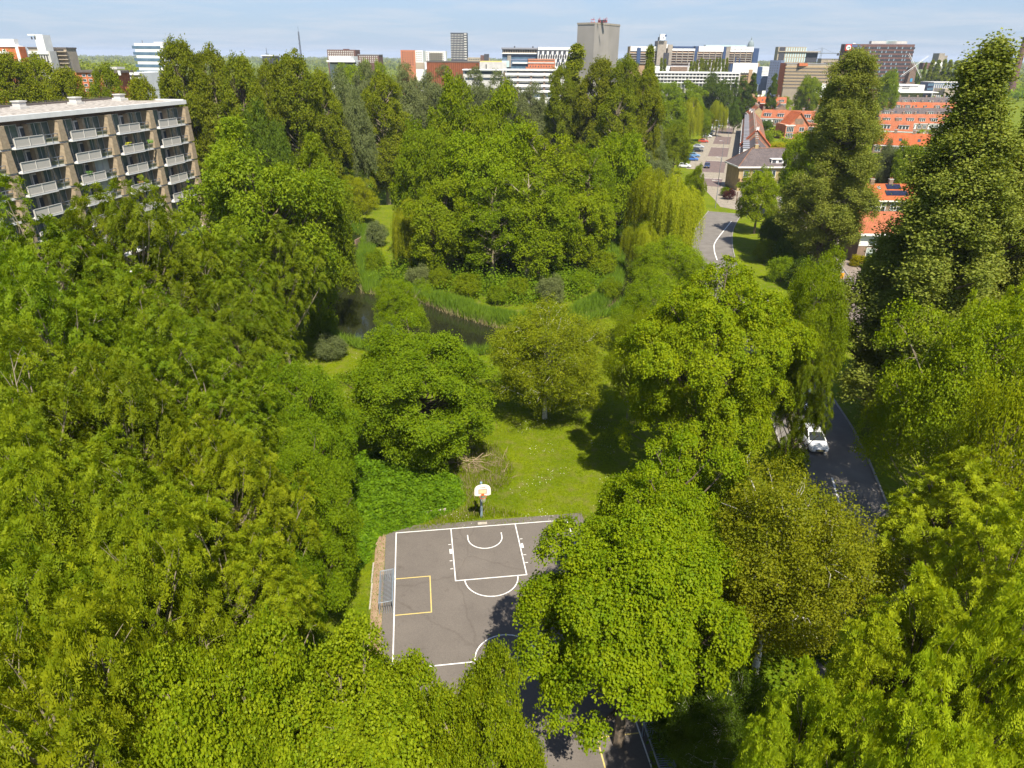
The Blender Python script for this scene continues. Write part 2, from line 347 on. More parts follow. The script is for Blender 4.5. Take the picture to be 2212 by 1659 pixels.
mx = n.new('ShaderNodeMix'); mx.data_type = 'RGBA'; mx.blend_type = 'MULTIPLY'; mx.inputs[0].default_value = 1; l.new(r.outputs[0], mx.inputs[6]); l.new(g2.outputs[0], mx.inputs[7])
st = n.new('ShaderNodeValToRGB'); st.color_ramp.elements[0].position = .60; st.color_ramp.elements[1].position = .74; st.color_ramp.elements[0].color = (1, 1, 1, 1); st.color_ramp.elements[1].color = (.72, .70, .68, 1); l.new(noise_(1.1, 7, .7).outputs[0], st.inputs[0])
mx2 = n.new('ShaderNodeMix'); mx2.data_type = 'RGBA'; mx2.blend_type = 'MULTIPLY'; mx2.inputs[0].default_value = 1; l.new(mx.outputs[2], mx2.inputs[6]); l.new(st.outputs[0], mx2.inputs[7])
vo_ = n.new('ShaderNodeTexVoronoi'); vo_.feature = 'DISTANCE_TO_EDGE'; vo_.inputs['Scale'].default_value = .16; nzw = noise_(.8, 4, .6); ad_ = n.new('ShaderNodeMix'); ad_.data_type = 'VECTOR'; ad_.inputs[0].default_value = .35; l.new(tcn.outputs['Object'], ad_.inputs[4]); l.new(nzw.outputs[1], ad_.inputs[5]); l.new(ad_.outputs[1], vo_.inputs['Vector'])
ck = n.new('ShaderNodeValToRGB'); ck.color_ramp.elements[0].position = .002; ck.color_ramp.elements[1].position = .005; ck.color_ramp.elements[0].color = (.86, .85, .84, 1); ck.color_ramp.elements[1].color = (1, 1, 1, 1); l.new(vo_.outputs['Distance'], ck.inputs[0])
mx3 = n.new('ShaderNodeMix'); mx3.data_type = 'RGBA'; mx3.blend_type = 'MULTIPLY'; mx3.inputs[0].default_value = 1; l.new(mx2.outputs[2], mx3.inputs[6]); l.new(ck.outputs[0], mx3.inputs[7]); l.new(mx3.outputs[2], b.inputs['Base Color'])
M_court = mt
flat_poly('court', [C(-.75, -.75), C(14.2, -.75), C(14.2, 27.5), C(-.75, 27.5)], .02, M_court, thick=.05)
CW, CL = 12.9, 26.0
def cline(name, a, b_, w=.038, mat=M_white, z=.0245):
    a = Vector(C(*a)); b2 = Vector(C(*b_)); d = (b2-a).normalized(); nn = Vector((-d.y, d.x))*w; a -= d*w; b2 += d*w
    return flat_poly(name, [a-nn, b2-nn, b2+nn, a+nn], z, mat)
def carc(name, cu_, cv_, r_, a0, a1, w=.038, mat=M_white, z=.0245):
    N_ = 40; vs = []
    for i in range(N_+1):
        a = a0+(a1-a0)*i/N_
        for rr_ in (r_-w, r_+w): vs.append((*C(cu_+rr_*math.cos(a), cv_+rr_*math.sin(a)), z))
    o = MB().add(vs, [(2*i, 2*i+1, 2*i+3, 2*i+2) for i in range(N_)]).build(name, mat); o['kind'] = 'structure'; return o
cline('court_line', (0, 0), (CW, 0)); cline('court_line', (0, 0), (0, CL), z=.0285); cline('court_line', (CW, 0), (CW, CL), z=.0285); cline('court_line', (0, CL/2-.2), (CW, CL/2-.2), z=.0325)
kx = 4.05; kw = 4.85; kl = 5.75
cline('court_line', (kx, 0), (kx, kl), z=.0285); cline('court_line', (kx+kw, 0), (kx+kw, kl), z=.0285); cline('court_line', (kx, kl), (kx+kw, kl), z=.0325)
km = kx+kw/2
carc('court_line', km, kl, 1.8, 0, math.pi, z=.0365)
carc('court_line', km, 1.35, 1.25, 0, math.pi)
cline('court_line', (km-1.25, .95), (km-1.25, 1.3), z=.0285); cline('court_line', (km+1.25, .95), (km+1.25, 1.3), z=.0285)
carc('court_line', CW/2+.15, CL/2-.2, 1.85, 0, 2*math.pi, z=.0365)
for s_, e_ in ((kx-.06, -1), (kx+kw+.06, 1)):
    for v_ in (1.85, 3.65, 4.5): cline('court_line', (s_+e_*.06, v_), (s_+e_*.2, v_), .03, z=.0245)
    cline('court_line', (s_+e_*.1, 2.45), (s_+e_*.1, 2.8), .08, z=.0245)
cline('goal_line', (.09, 5.05), (2.35, 5.05), mat=M_yellow); cline('goal_line', (.09, 8.45), (2.35, 8.45), mat=M_yellow); cline('goal_line', (2.35, 5.05), (2.35, 8.45), mat=M_yellow, z=.0285)
cline('goal_line', (CW-.09, 18.6), (CW-2.3, 18.6), mat=M_yellow); cline('goal_line', (CW-.09, 22.0), (CW-2.3, 22.0), mat=M_yellow); cline('goal_line', (CW-2.3, 18.6), (CW-2.3, 22.0), mat=M_yellow, z=.0285)
M_dirt = mat_plain('bare dirt', (.22, .14, .085), (.30, .21, .13), .95, 2.2, bump=.4)
flat_poly('dirt_strip', [C(-1.45, .2), C(-.76, -.2), C(-.76, 14), C(-1.5, 14)], .012, M_dirt)
mb = [(-1.75,-.3),(-1.2,-1.2),(-.2,-1.6),(-2.2,-1.4),(-3.5,.6),(-4.8,3.2),(-5.6,4.6),(-4.4,4.3),(-3.2,3.2),(-2.1,3.0)]
flat_poly('dirt_patch', [C(*p) for p in mb], .008, M_dirt)
for v0, v1 in ((3.2, 5.2), (5.3, 7.7), (9.2, 11.5)):
    o = MB().prism([C(-1.56, v0), C(-1.46, v0), C(-1.50, v1), C(-1.60, v1)], 'z', -.1, .07).build('kerb', M_conc); o['kind'] = 'structure'
M_worn = mat_plain('worn lawn', (.24, .22, .06), (.18, .22, .03), .95, 1.5)
flat_poly('worn_path', [C(-6.2, 6), C(-5.0, 5.2), C(-4.9, 9), C(-5.1, 13), C(-6.2, 13), C(-6.0, 9)], .006, M_worn)
# ---------------- trees ----------------
rng = np.random.default_rng(11)
def unit(a): return a/np.maximum(np.linalg.norm(a, axis=-1, keepdims=True), 1e-9)
def rnd_unit(n): return unit(rng.normal(size=(n, 3)))
def leaves_mesh(P, Nn, Dr, L, W, tint, fold=0.0):
    """one kite shaped leaf per row: base P, along Dr, face normal Nn"""
    S_ = unit(np.cross(Nn, Dr)); Dr = unit(np.cross(S_, Nn)); L = L[:, None]; W = W[:, None]
    V = np.stack([P, P+Dr*L*.45+S_*W*.5+Nn*L*fold, P+Dr*L, P+Dr*L*.45-S_*W*.5+Nn*L*fold], 1).reshape(-1, 3)
    n = len(P); return V, np.arange(4*n).reshape(n, 4), tint
def fib(n, zmin=-1.0):
    i = np.arange(n)+.5; z = 1-(1-zmin)*i/n; th = i*2.399963+rng.uniform(0, 6.28)
    r = np.sqrt(np.maximum(0, 1-z*z)); return np.stack([r*np.cos(th), r*np.sin(th), z], -1)
def make_lobes(R, RZ, zc, K, lobe, zmin=-.6, rf=(.55, .82), shape='ell', prof=None):
    if shape == 'ell':
        d = unit(fib(K, zmin)+rng.normal(size=(K, 3))*.13); f = rng.uniform(*rf, size=K)[:, None]
        th_ = np.arctan2(d[:, 1], d[:, 0]); ph = rng.uniform(0, 6.28, 3); f = f*(1+.13*np.sin(2*th_+ph[0])[:, None]+.10*np.sin(3*th_+4*d[:, 2]+ph[1])[:, None]); c = d*np.array([R, R, RZ])*f+np.array([0, 0, zc]); o = unit(d/np.array([R, R, RZ])*R)
    else:
        t = (np.arange(K)+.5)/K; t = np.clip(t+rng.normal(size=K)*.03, .02, .98); th = np.arange(K)*2.39996+rng.normal(size=K)*.4
        rr_ = R*prof(t)*rng.uniform(*rf, size=K); z = zc-RZ+2*RZ*t
        c = np.stack([rr_*np.cos(th), rr_*np.sin(th), z], -1); o = unit(np.stack([np.cos(th), np.sin(th), .35+1.5*np.maximum(0, t-.8)*5*.6], -1))
    lr = lobe*R*rng.uniform(.5, 1.45, size=K)
    if shape != 'ell': lr = lr*(.5+.5*np.clip(prof(t), 0, 1))
    return c, o, lr
def crown(R=6, RZ=6, zc=8, K=60, lobe=.26, nc=2600, cr=.55, m=45, ll=.17, lw=.13, up=.7, jit=.45, flat=.25, droop=.15, radial=.8, zmin=-.6,
          rf=(.5, .84), shape='ell', prof=None, lz=1.0, inner=.15, cut=-.15, lobes=None, tintn=1.0, wind=0.0):
    c, o, r = lobes if lobes else make_lobes(R, RZ, zc, K, lobe, zmin, rf, shape, prof)
    K = len(c); p = r**2/np.sum(r**2); ix = rng.choice(K, nc, p=p)
    n = rnd_unit(nc)
    for _ in range(6):      # keep to the sunny, outward side of each bough
        bad = np.sum(n*(o[ix]*.75+np.array([0, 0, .55])), 1) < cut
        n[bad] = rnd_unit(int(bad.sum()))
    rad = r[ix]*rng.uniform(.72, 1.05, nc); isin = rng.random(nc) < inner; rad[isin] *= rng.uniform(0, .6, int(isin.sum())); far_ = rng.random(nc) < .10; rad[far_] *= rng.uniform(1.05, 1.45, int(far_.sum()))
    cc = c[ix]+n*rad[:, None]*np.array([1, 1, lz])
    Nc = unit(n*.45+o[ix]*.25+np.array([0, 0, up])+rng.normal(size=(nc, 3))*.28)
    t1 = unit(np.cross(Nc, rnd_unit(nc))); t2 = np.cross(Nc, t1)
    crs = cr*rng.uniform(.6, 1.35, nc)
    a = rng.uniform(0, 2*np.pi, (nc, m)); q = np.sqrt(rng.uniform(0, 1, (nc, m))); rr_ = q*crs[:, None]
    dirr = t1[:, None]*np.cos(a)[..., None]+t2[:, None]*np.sin(a)[..., None]
    P = cc[:, None]+dirr*rr_[..., None]+Nc[:, None]*((rng.normal(size=(nc, m))*flat-droop*q*q)*crs[:, None])[..., None]
    P[..., 2] -= droop*.5*(q*crs[:, None])
    Nl = unit(Nc[:, None]+dirr*(.35*q)[..., None]+rng.normal(size=(nc, m, 3))*jit)
    Dl = unit(dirr*radial+rng.normal(size=(nc, m, 3))*(1-radial*.75)+np.array([wind, 0, -.25*droop*2]))
    tn = np.clip(rng.random((nc, 1))*.55*tintn+rng.random((nc, m))*.45, 0, 1)
    k = nc*m; s = rng.uniform(.7, 1.25, k)
    return leaves_mesh(P.reshape(k, 3), Nl.reshape(k, 3), Dl.reshape(k, 3), ll*s, lw*s, tn.reshape(k))
def whorls(R, RZ, zc, K, lobe, nc, n_arm=9, arm=.42, leaflet=6, ll=.13, lw=.05, lobes=None, zmin=-.5, droop=.5, wind=0.0, rf=(.55, .9), cut=-.1, upb=.55):
    """bunches of pinnate leaves: each bunch is a rosette of arching stalks carrying narrow leaflets"""
    c, o, r = lobes if lobes else make_lobes(R, RZ, zc, K, lobe, zmin, rf)
    K = len(c); p = r**2/np.sum(r**2); ix = rng.choice(K, nc, p=p); n = rnd_unit(nc)
    for _ in range(6):
        bad = np.sum(n*(o[ix]*.75+np.array([0, 0, .55])), 1) < cut; n[bad] = rnd_unit(int(bad.sum()))
    rad = r[ix]*rng.uniform(.7, 1.08, nc); isin = rng.random(nc) < .12; rad[isin] *= rng.uniform(0, .6, int(isin.sum()))
    cc = c[ix]+n*rad[:, None]
    Nc = unit(n*.5+o[ix]*.25+np.array([wind, 0, upb])+rng.normal(size=(nc, 3))*.25)
    t1 = unit(np.cross(Nc, rnd_unit(nc))); t2 = np.cross(Nc, t1)
    a = (np.arange(n_arm)*2*np.pi/n_arm)[None]+rng.uniform(0, 6, (nc, 1))+rng.normal(size=(nc, n_arm))*.25
    el = rng.uniform(.15, .95, (nc, n_arm)); A = arm*rng.uniform(.7, 1.25, (nc, n_arm))
    d = (t1[:, None]*np.cos(a)[..., None]+t2[:, None]*np.sin(a)[..., None])*np.cos(el)[..., None]+Nc[:, None]*np.sin(el)[..., None]
    d[..., 0] += wind*.6
    Ps = []; Ns = []; Ds = []; Ls = []
    side = unit(np.cross(d, Nc[:, None]+rng.normal(size=d.shape)*.15))
    for k in range(leaflet):
        f = (k+.8)/leaflet; pos = cc[:, None]+d*(A*f)[..., None]+np.array([0, 0, -1.])*(A*droop*f*f)[..., None]
        nl = unit(np.cross(side, d)); nl = nl*np.where(nl[..., 2:] < 0, -1, 1)
        for sg in (-1, 1):
            dl = unit(side*sg*.85+d*.6+np.array([0, 0, -.25])+rng.normal(size=d.shape)*.12)
            Ps.append(pos); Ns.append(unit(nl+rng.normal(size=d.shape)*.25)); Ds.append(dl); Ls.append(np.full(A.shape, 1.0)*(1.15-.5*abs(f-.5)))
    P = np.stack(Ps, 2).reshape(-1, 3); Nn = np.stack(Ns, 2).reshape(-1, 3); Dd = np.stack(Ds, 2).reshape(-1, 3); L = np.stack(Ls, 2).reshape(-1)
    tn = np.clip(np.repeat(rng.random(nc)*.6, n_arm*leaflet*2)+rng.random(len(P))*.4, 0, 1)
    return leaves_mesh(P, Nn, Dd, L*ll, L*lw, tn)
def willow(R, RZ, zc, nst, seglen=.28, ll=.24, lw=.055, zmin=0.0):
    """curtains of hanging strands, hung from arching boughs"""
    K = 18; c, o, r = make_lobes(R, RZ*.85, zc+RZ*.1, K, .30, -.45, (.35, 1.0))
    p = r**2/np.sum(r**2); ix = rng.choice(K, nst, p=p); n = rnd_unit(nst); n[:, 2] = abs(n[:, 2])*.9; n = unit(n)
    top = c[ix]+n*r[ix][:, None]; bi = rng.integers(0, nst//9, nst); top = top[bi]+rng.normal(size=(nst, 3))*np.array([.22, .22, .12]); Ps = []; Ns = []; Ds = []; T = []
    Ln = rng.uniform(.25, 1.0, nst)*np.minimum(RZ*1.35, top[:, 2]-.6); out = unit(np.stack([top[:, 0], top[:, 1], np.zeros(nst)], -1)+rng.normal(size=(nst, 3))*.2*np.array([1, 1, 0]))
    ns = int(RZ*1.35/seglen); tt = rng.random(nst)[bi]; Ln = Ln[bi]*rng.uniform(.8, 1.05, nst)
    pos = top.copy()
    for k in range(ns):
        f = k*seglen/np.maximum(Ln, .1); al = f < 1
        hor = np.exp(-f*5)[:, None]; pos = pos+(out*hor*1.0+np.array([0, 0, -1])*(1-hor*.75))*seglen+rng.normal(size=(nst, 3))*.02
        for j in range(2):
            P = pos[al]+rng.normal(size=(int(al.sum()), 3))*.07
            Ps.append(P); Ds.append(unit(np.array([0, 0, -1.])+rng.normal(size=P.shape)*.38+out[al]*hor[al]*.8)); Ns.append(unit(out[al]+rng.normal(size=P.shape)*.55+np.array([0, 0, .35])))
            T.append(np.clip(tt[al]*.6+rng.random(len(P))*.4, 0, 1))
    P = np.concatenate(Ps); k = len(P); s = rng.uniform(.75, 1.25, k)
    return leaves_mesh(P, np.concatenate(Ns), np.concatenate(Ds), ll*s, lw*s*1.4, np.concatenate(T))
def limbs(lob, zc, H, r0=.28, seg=6, twigs=0, zt=None, bare=False):
    c, o, r = lob; mb = MB(); zt = zt or zc
    pts = [Vector((0, 0, -.1)), Vector((.05, .03, zt*.3)), Vector((-.1, .08, zt*.65)), Vector((0, 0, zt)), Vector((.12, -.1, zt+(H-zt)*.45)), Vector((.05, .05, zt+(H-zt)*.8))]
    mb.tube(pts, [r0*1.35, r0, r0*.85, r0*.6, r0*.35, r0*.1], 8)
    for i in range(len(c)):
        e = Vector(c[i]); hd = math.hypot(e.x, e.y); z0 = max(zt*.35, min(e.z-hd*.75, H*.8)); s = Vector((0, 0, z0))
        mid = s.lerp(e, .5)+Vector((rng.normal()*.12, rng.normal()*.12, -.12*hd)); r1 = r0*.34*(.6+.4*min(1, hd/4))
        q = e+Vector(o[i])*float(r[i])*.35
        mb.tube([s, s.lerp(mid, .55)+Vector((0, 0, -.04*hd)), mid, mid.lerp(e, .6), e, q], [r1, r1*.85, r1*.65, r1*.5, r1*.35, r1*.12], 5)
        for _ in range(twigs):
            dv = Vector(rnd_unit(1)[0]); dv = (dv+Vector(o[i])*.8+Vector((0, 0, .4))).normalized(); L = float(r[i])*rng.uniform(.7, 1.05)
            b0 = mid.lerp(e, rng.uniform(.3, 1)); m1 = b0+dv*L*.5+Vector((rng.normal()*.1, rng.normal()*.1, .08))
            mb.tube([b0, m1, b0+dv*L], [r1*.3, r1*.2, r1*.07], 4, cap=False)
    return mb.mesh('trunk')
M_bark = mat_plain('grey brown bark', (.16, .12, .08), (.09, .07, .05), .95, 5, bump=.4)
M_bark_pale = mat_plain('pale lichened bark', (.30, .25, .16), (.20, .165, .11), .95, 4, bump=.3)
M_bark_stem = mat_plain('pale poplar stem', (.46, .40, .27), (.33, .28, .19), .95, 4)
M_bark_white = mat_plain('white birch bark', (.62, .58, .50), (.25, .22, .19), .9, 5, lo=.5, hi=.7)
LF = dict(
 maple=mat_leaf('maple leaf', (.110, .190, .002), (.260, .305, .003), .08, .34, .05, .010),
 maple2=mat_leaf('sycamore leaf', (.105, .185, .003), (.255, .305, .006), .08, .34, .06, .010),
 ash=mat_leaf('ash leaf', (.085, .150, .003), (.205, .255, .005), .13, .34, .07, .012),
 horn=mat_leaf('hornbeam leaf', (.085, .165, .002), (.200, .275, .003), .08, .34, .06, .010),
 birch=mat_leaf('birch leaf', (.120, .165, .004), (.260, .275, .007), .08, .36, .06, .010),
 robin=mat_leaf('robinia leaf', (.170, .250, .003), (.390, .455, .016), .06, .38, .05, .008),
 yellow=mat_leaf('golden leaf', (.27, .28, .003), (.42, .38, .004), .06, .38, .04, .008),
 poplar=mat_leaf('poplar leaf', (.095, .130, .006), (.290, .305, .045), .10, .30, .10, .010),
 park=mat_leaf('park poplar leaf', (.100, .145, .003), (.220, .240, .006), .12, .32, .07, .012),
 lime=mat_leaf('lime leaf', (.110, .180, .002), (.225, .280, .004), .12, .36, .05, .012),
 wwillow=mat_leaf('weeping willow leaf', (.170, .215, .003), (.390, .400, .010), .06, .38, .06, .008),
 gwillow=mat_leaf('grey willow leaf', (.090, .115, .030), (.185, .210, .075), .12, .28, .06, .012),
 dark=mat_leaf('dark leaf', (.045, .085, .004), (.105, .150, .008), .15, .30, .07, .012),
 conif=mat_leaf('soft conifer needles', (.17, .22, .003), (.30, .32, .006), .1, .34, .03, .010),
 purple=mat_leaf('purple leaf', (.05, .015, .015), (.09, .03, .025), .1, .25, .05, .01),
)
PR = {}
def proto(key, name, geo, lob, zc, H, leaf, bark=M_bark, r0=.28, twigs=0, zt=None, top=None):
    V, F, T = geo; top = top or float(V[:, 2].max())
    PR[key] = dict(name=name, H=float(np.percentile(V[:, 2], 99.93)), R=float(np.percentile(np.hypot(V[:, 0], V[:, 1]), 97.5)), crown=np_mesh(key+'_crown', V, F, T), trunk=limbs(lob, zc, H, r0, twigs=twigs, zt=zt), leaf=LF[leaf], bark=bark)
    PR[key]['crown'].materials.append(LF[leaf]); PR[key]['trunk'].materials.append(bark)
def L1(*a, **k): return make_lobes(*a, **k)
QF = 1.0
def q_(n): return int(n*QF)
# near kinds, leaf by leaf
lb = L1(5.5, 5.8, 8, 95, .21, zmin=-.65, rf=(.5, .92)); proto('maple', 'maple_tree', crown(R=5.5, nc=q_(2900), cr=.44, m=58, ll=.135, lw=.125, up=.75, jit=.5, flat=.25, droop=.3, radial=.4, lobes=lb, inner=.06, cut=.22, lz=.75), lb, 8, 13.6, 'maple', twigs=3)
lb = L1(5.8, 5.4, 8, 100, .20, zmin=-.5, rf=(.5, .93)); proto('mapleb', 'maple_tree', crown(R=5.8, nc=q_(2900), cr=.44, m=58, ll=.14, lw=.13, up=.7, jit=.5, flat=.25, droop=.3, radial=.4, lobes=lb, inner=.06, cut=.22, lz=.75), lb, 8, 13.2, 'maple', twigs=3)
lb = L1(8, 7.6, 10.4, 150, .16, zmin=-.75, rf=(.55, 1.0)); proto('mapleL', 'maple_tree', crown(R=8, nc=q_(5000), cr=.48, m=54, ll=.155, lw=.14, up=.7, jit=.5, flat=.25, droop=.3, radial=.4, lobes=lb, inner=.07, cut=.18, lz=.8), lb, 10.4, 18, 'maple', twigs=3)
lb = L1(5.6, 4.8, 8.5, 85, .21, zmin=-.4, rf=(.6, .95)); proto('syc', 'sycamore_tree', crown(R=5.6, nc=q_(3600), cr=.40, m=60, ll=.125, lw=.11, up=.6, jit=.65, flat=.35, droop=.35, radial=.5, lobes=lb, inner=.08, cut=.15, lz=.8), lb, 8.5, 13.2, 'maple2', bark=M_bark_pale, twigs=3)
for nm in 'ab':
    lb = L1(5.8, 5.6, 8.5, 80, .21, zmin=-.5, rf=(.5, .95)); proto('ash'+nm, 'ash_tree', whorls(5.8, 5.6, 8.5, 80, .21, q_(1500), 9, .50, 5, .17, .062, lobes=lb, wind=.22, droop=.45), lb, 8.5, 14, 'ash', bark=M_bark_pale, twigs=3)
lb = L1(6.2, 5.6, 7, 110, .18, zmin=-.8, rf=(.55, .95)); proto('horn', 'hornbeam', crown(R=6.2, nc=q_(3200), cr=.50, m=52, ll=.15, lw=.10, up=1.0, jit=.45, flat=.2, droop=.35, radial=.7, lobes=lb, inner=.14, lz=.85, cut=-.05), lb, 7, 12.4, 'horn', twigs=2)
for nm in 'ab':
    lb = L1(5, 5.6, 7.6, 80, .26, zmin=-.97, rf=(.4, .9)); proto('birch'+nm, 'birch_tree', crown(R=5, nc=q_(3000), cr=.42, m=50, ll=.10, lw=.09, up=.3, jit=1.0, flat=.7, droop=.9, radial=.3, lobes=lb, inner=.25, cut=-.4), lb, 7.6, 13, 'birch', bark=M_bark_white, r0=.16, twigs=5)
lb = L1(5.4, 5.0, 7.4, 75, .22, zmin=-.45, rf=(.55, .95)); proto('robin', 'robinia_tree', whorls(5.4, 5, 7.4, 75, .22, q_(820), 13, .52, 5, .20, .075, lobes=lb, droop=.35, upb=.9, wind=.1), lb, 7.4, 12, 'robin', twigs=3)
lb = L1(5.4, 5.0, 7.4, 70, .24, zmin=-.5, rf=(.5, .95)); proto('robinb', 'robinia_tree', whorls(5.4, 5, 7.4, 70, .24, q_(1150), 10, .50, 5, .19, .07, lobes=lb, droop=.45, wind=.3), lb, 7.4, 12, 'robin', twigs=3)
lb = L1(5.4, 5.2, 7.4, 75, .22, zmin=-.5, rf=(.45, .95)); proto('field', 'field_maple', crown(R=5.4, nc=q_(2200), cr=.45, m=42, ll=.12, lw=.11, up=.5, jit=.8, flat=.4, droop=.2, radial=.4, lobes=lb, inner=.15), lb, 7.4, 12.6, 'lime', bark=M_bark_pale, r0=.2, twigs=4)
pop = lambda t: np.minimum(1, (t/.25)**.6)*np.clip((1-t), 0, 1)**.45
for nm, leaf in (('a', 'poplar'), ('b', 'poplar')):
    lb = L1(5.2, 15.2, 17.2, 210, .185, rf=(.2, 1.02), shape='col', prof=pop if nm == 'a' else (lambda t: np.minimum(1, (t/.2)**.6)*np.clip((1-t), 0, 1)**.95)); proto('poplar'+nm, 'poplar_tree', crown(R=5.2, nc=q_(6000), cr=.44, m=44, ll=.145, lw=.13, up=.45, jit=1.1, flat=.6, droop=-.4, radial=.3, lobes=lb, lz=1.9, inner=.08, cut=.02), lb, 17, 32, leaf, bark=M_bark, r0=.5, zt=12)
# kinds seen from 90 m and more: bigger leaf sprays
def far(key, name, leaf, R=6, RZ=6, zc=8, K=46, lobe=.27, nc=1150, cr=.6, m=38, ll=.25, lw=.20, jit=.6, up=.6, lobes=None, bark=M_bark, zmin=-.85, shape='ell', prof=None, rf=(.5, .92), r0=.3, flat=.3, lz=1.0, twigs=0, **k):
    lb = lobes or make_lobes(R, RZ, zc, K, lobe, zmin, rf, shape, prof)
    proto(key, name, crown(R=R, nc=q_(nc), cr=cr, m=m, ll=ll, lw=lw, jit=jit, up=up, lobes=lb, flat=flat, lz=lz, **k), lb, zc, zc+RZ, leaf, bark=bark, r0=r0, twigs=twigs)
far('fara', 'broadleaf_tree', 'lime', jit=.65); far('farb', 'broadleaf_tree', 'lime', K=60, lobe=.23, rf=(.6, .95))
far('farash', 'ash_tree', 'ash', K=66, lobe=.2, rf=(.6, .98), nc=2300, ll=.24, lw=.11, m=40, radial=.8, cr=.5)
parkp = lambda t: np.minimum(1, (t/.25)**.5)*np.clip(1-t**3.2, 0, 1)**.5
far('parka', 'park_poplar', 'park', R=6, RZ=11, zc=14, K=120, lobe=.20, nc=2600, m=34, ll=.26, lw=.23, jit=.9, up=.4, lz=1.5, droop=-.3, r0=.5, rf=(.5, 1.0), shape='col', prof=parkp); far('parkb', 'park_poplar', 'park', R=6, RZ=11, zc=14, K=100, lobe=.23, nc=2400, m=34, ll=.26, lw=.23, jit=.9, up=.4, lz=1.4, r0=.5, rf=(.5, 1.0), bark=M_bark_pale, shape='col', prof=parkp)
far('open', 'open_poplar', 'lime', R=6, RZ=8.5, zc=12, K=60, lobe=.25, nc=1000, ll=.26, lw=.22, jit=.9, up=.4, bark=M_bark_pale, r0=.42, twigs=5, rf=(.6, .98), cut=-.3)
far('sparse', 'open_poplar', 'lime', R=4, RZ=8.5, zc=11.5, K=36, lobe=.26, nc=330, ll=.24, lw=.20, jit=.9, up=.4, bark=M_bark_stem, r0=.33, twigs=7, rf=(.5, 1.0), cut=-.3)
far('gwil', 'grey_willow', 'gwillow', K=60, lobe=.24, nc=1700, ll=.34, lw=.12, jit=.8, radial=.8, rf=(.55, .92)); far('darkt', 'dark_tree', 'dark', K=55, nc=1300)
far('golden', 'golden_tree', 'conif', K=50, nc=1300, ll=.24, lw=.12, jit=.6)
lombp = lambda t: np.minimum(1, (t/.15)**.6)*np.clip((1-t), 0, 1)**.5
far('lomb', 'lombardy_poplar', 'park', R=2.2, RZ=11, zc=12, K=60, lobe=.4, nc=900, cr=.5, ll=.34, shape='col', prof=lombp, lz=1.8, r0=.3)
conp = lambda t: np.clip(1.02-t, 0, 1)**.8
far('conif', 'swamp_cypress', 'conif', R=4, RZ=8, zc=9, K=90, lobe=.2, nc=1500, cr=.5, ll=.30, lw=.12, shape='col', prof=conp, lz=.6, rf=(.6, 1), droop=.6)
far('darkcon', 'dark_conifer', 'dark', R=3, RZ=8, zc=8.5, K=80, lobe=.2, nc=900, cr=.5, ll=.34, lw=.15, shape='col', prof=conp, lz=.6, rf=(.6, 1), droop=.6)
for nm in 'ab':
    geo = willow(5.5, 5.6, 6.4, q_(3600)); lb = make_lobes(5, 4, 7, 22, .3, -.1); proto('willow'+nm, 'weeping_willow', geo, lb, 7, 11, 'wwillow', r0=.35)
# bushes (low, crown to the ground)
def bush(key, leaf, name='shrub', **k):
    kw = dict(R=2, RZ=1.6, zc=1.35, K=34, lobe=.34, nc=520, cr=.34, m=30, ll=.15, lw=.11, up=.5, jit=.7, zmin=-.35, r0=.07); kw.update(k); far(key, name, leaf, **kw)
bush('shrubg', 'lime'); bush('shrubd', 'dark'); bush('shrubw', 'gwillow', ll=.18, lw=.06); bush('shruby', 'yellow'); bush('shrubp', 'purple', nc=300)
COUNT = {}
def T(key, cx, cy, d, w, rz, label, cat='tree', group=None, name=None, base=None, bright=None):
    """crown centred on the line of sight through (cx, cy) at ground distance d, half width w (px), vertical half height rz (m)"""
    p = PR[key]; c, t = DD(cx, cy, d); rx = w*t/F_; top = c.z+rz
    e = empty(name or p['name'], (c.x, c.y, 0), rng.uniform(0, 6.28), label, cat, group)
    e.scale = (rx/p['R'], rx/p['R'], max(top, 1.0)/p['H'])
    link('crown', p['crown'], parent=e); link('trunk', p['trunk'], parent=e)
    COUNT[key] = COUNT.get(key, 0)+1
    return e
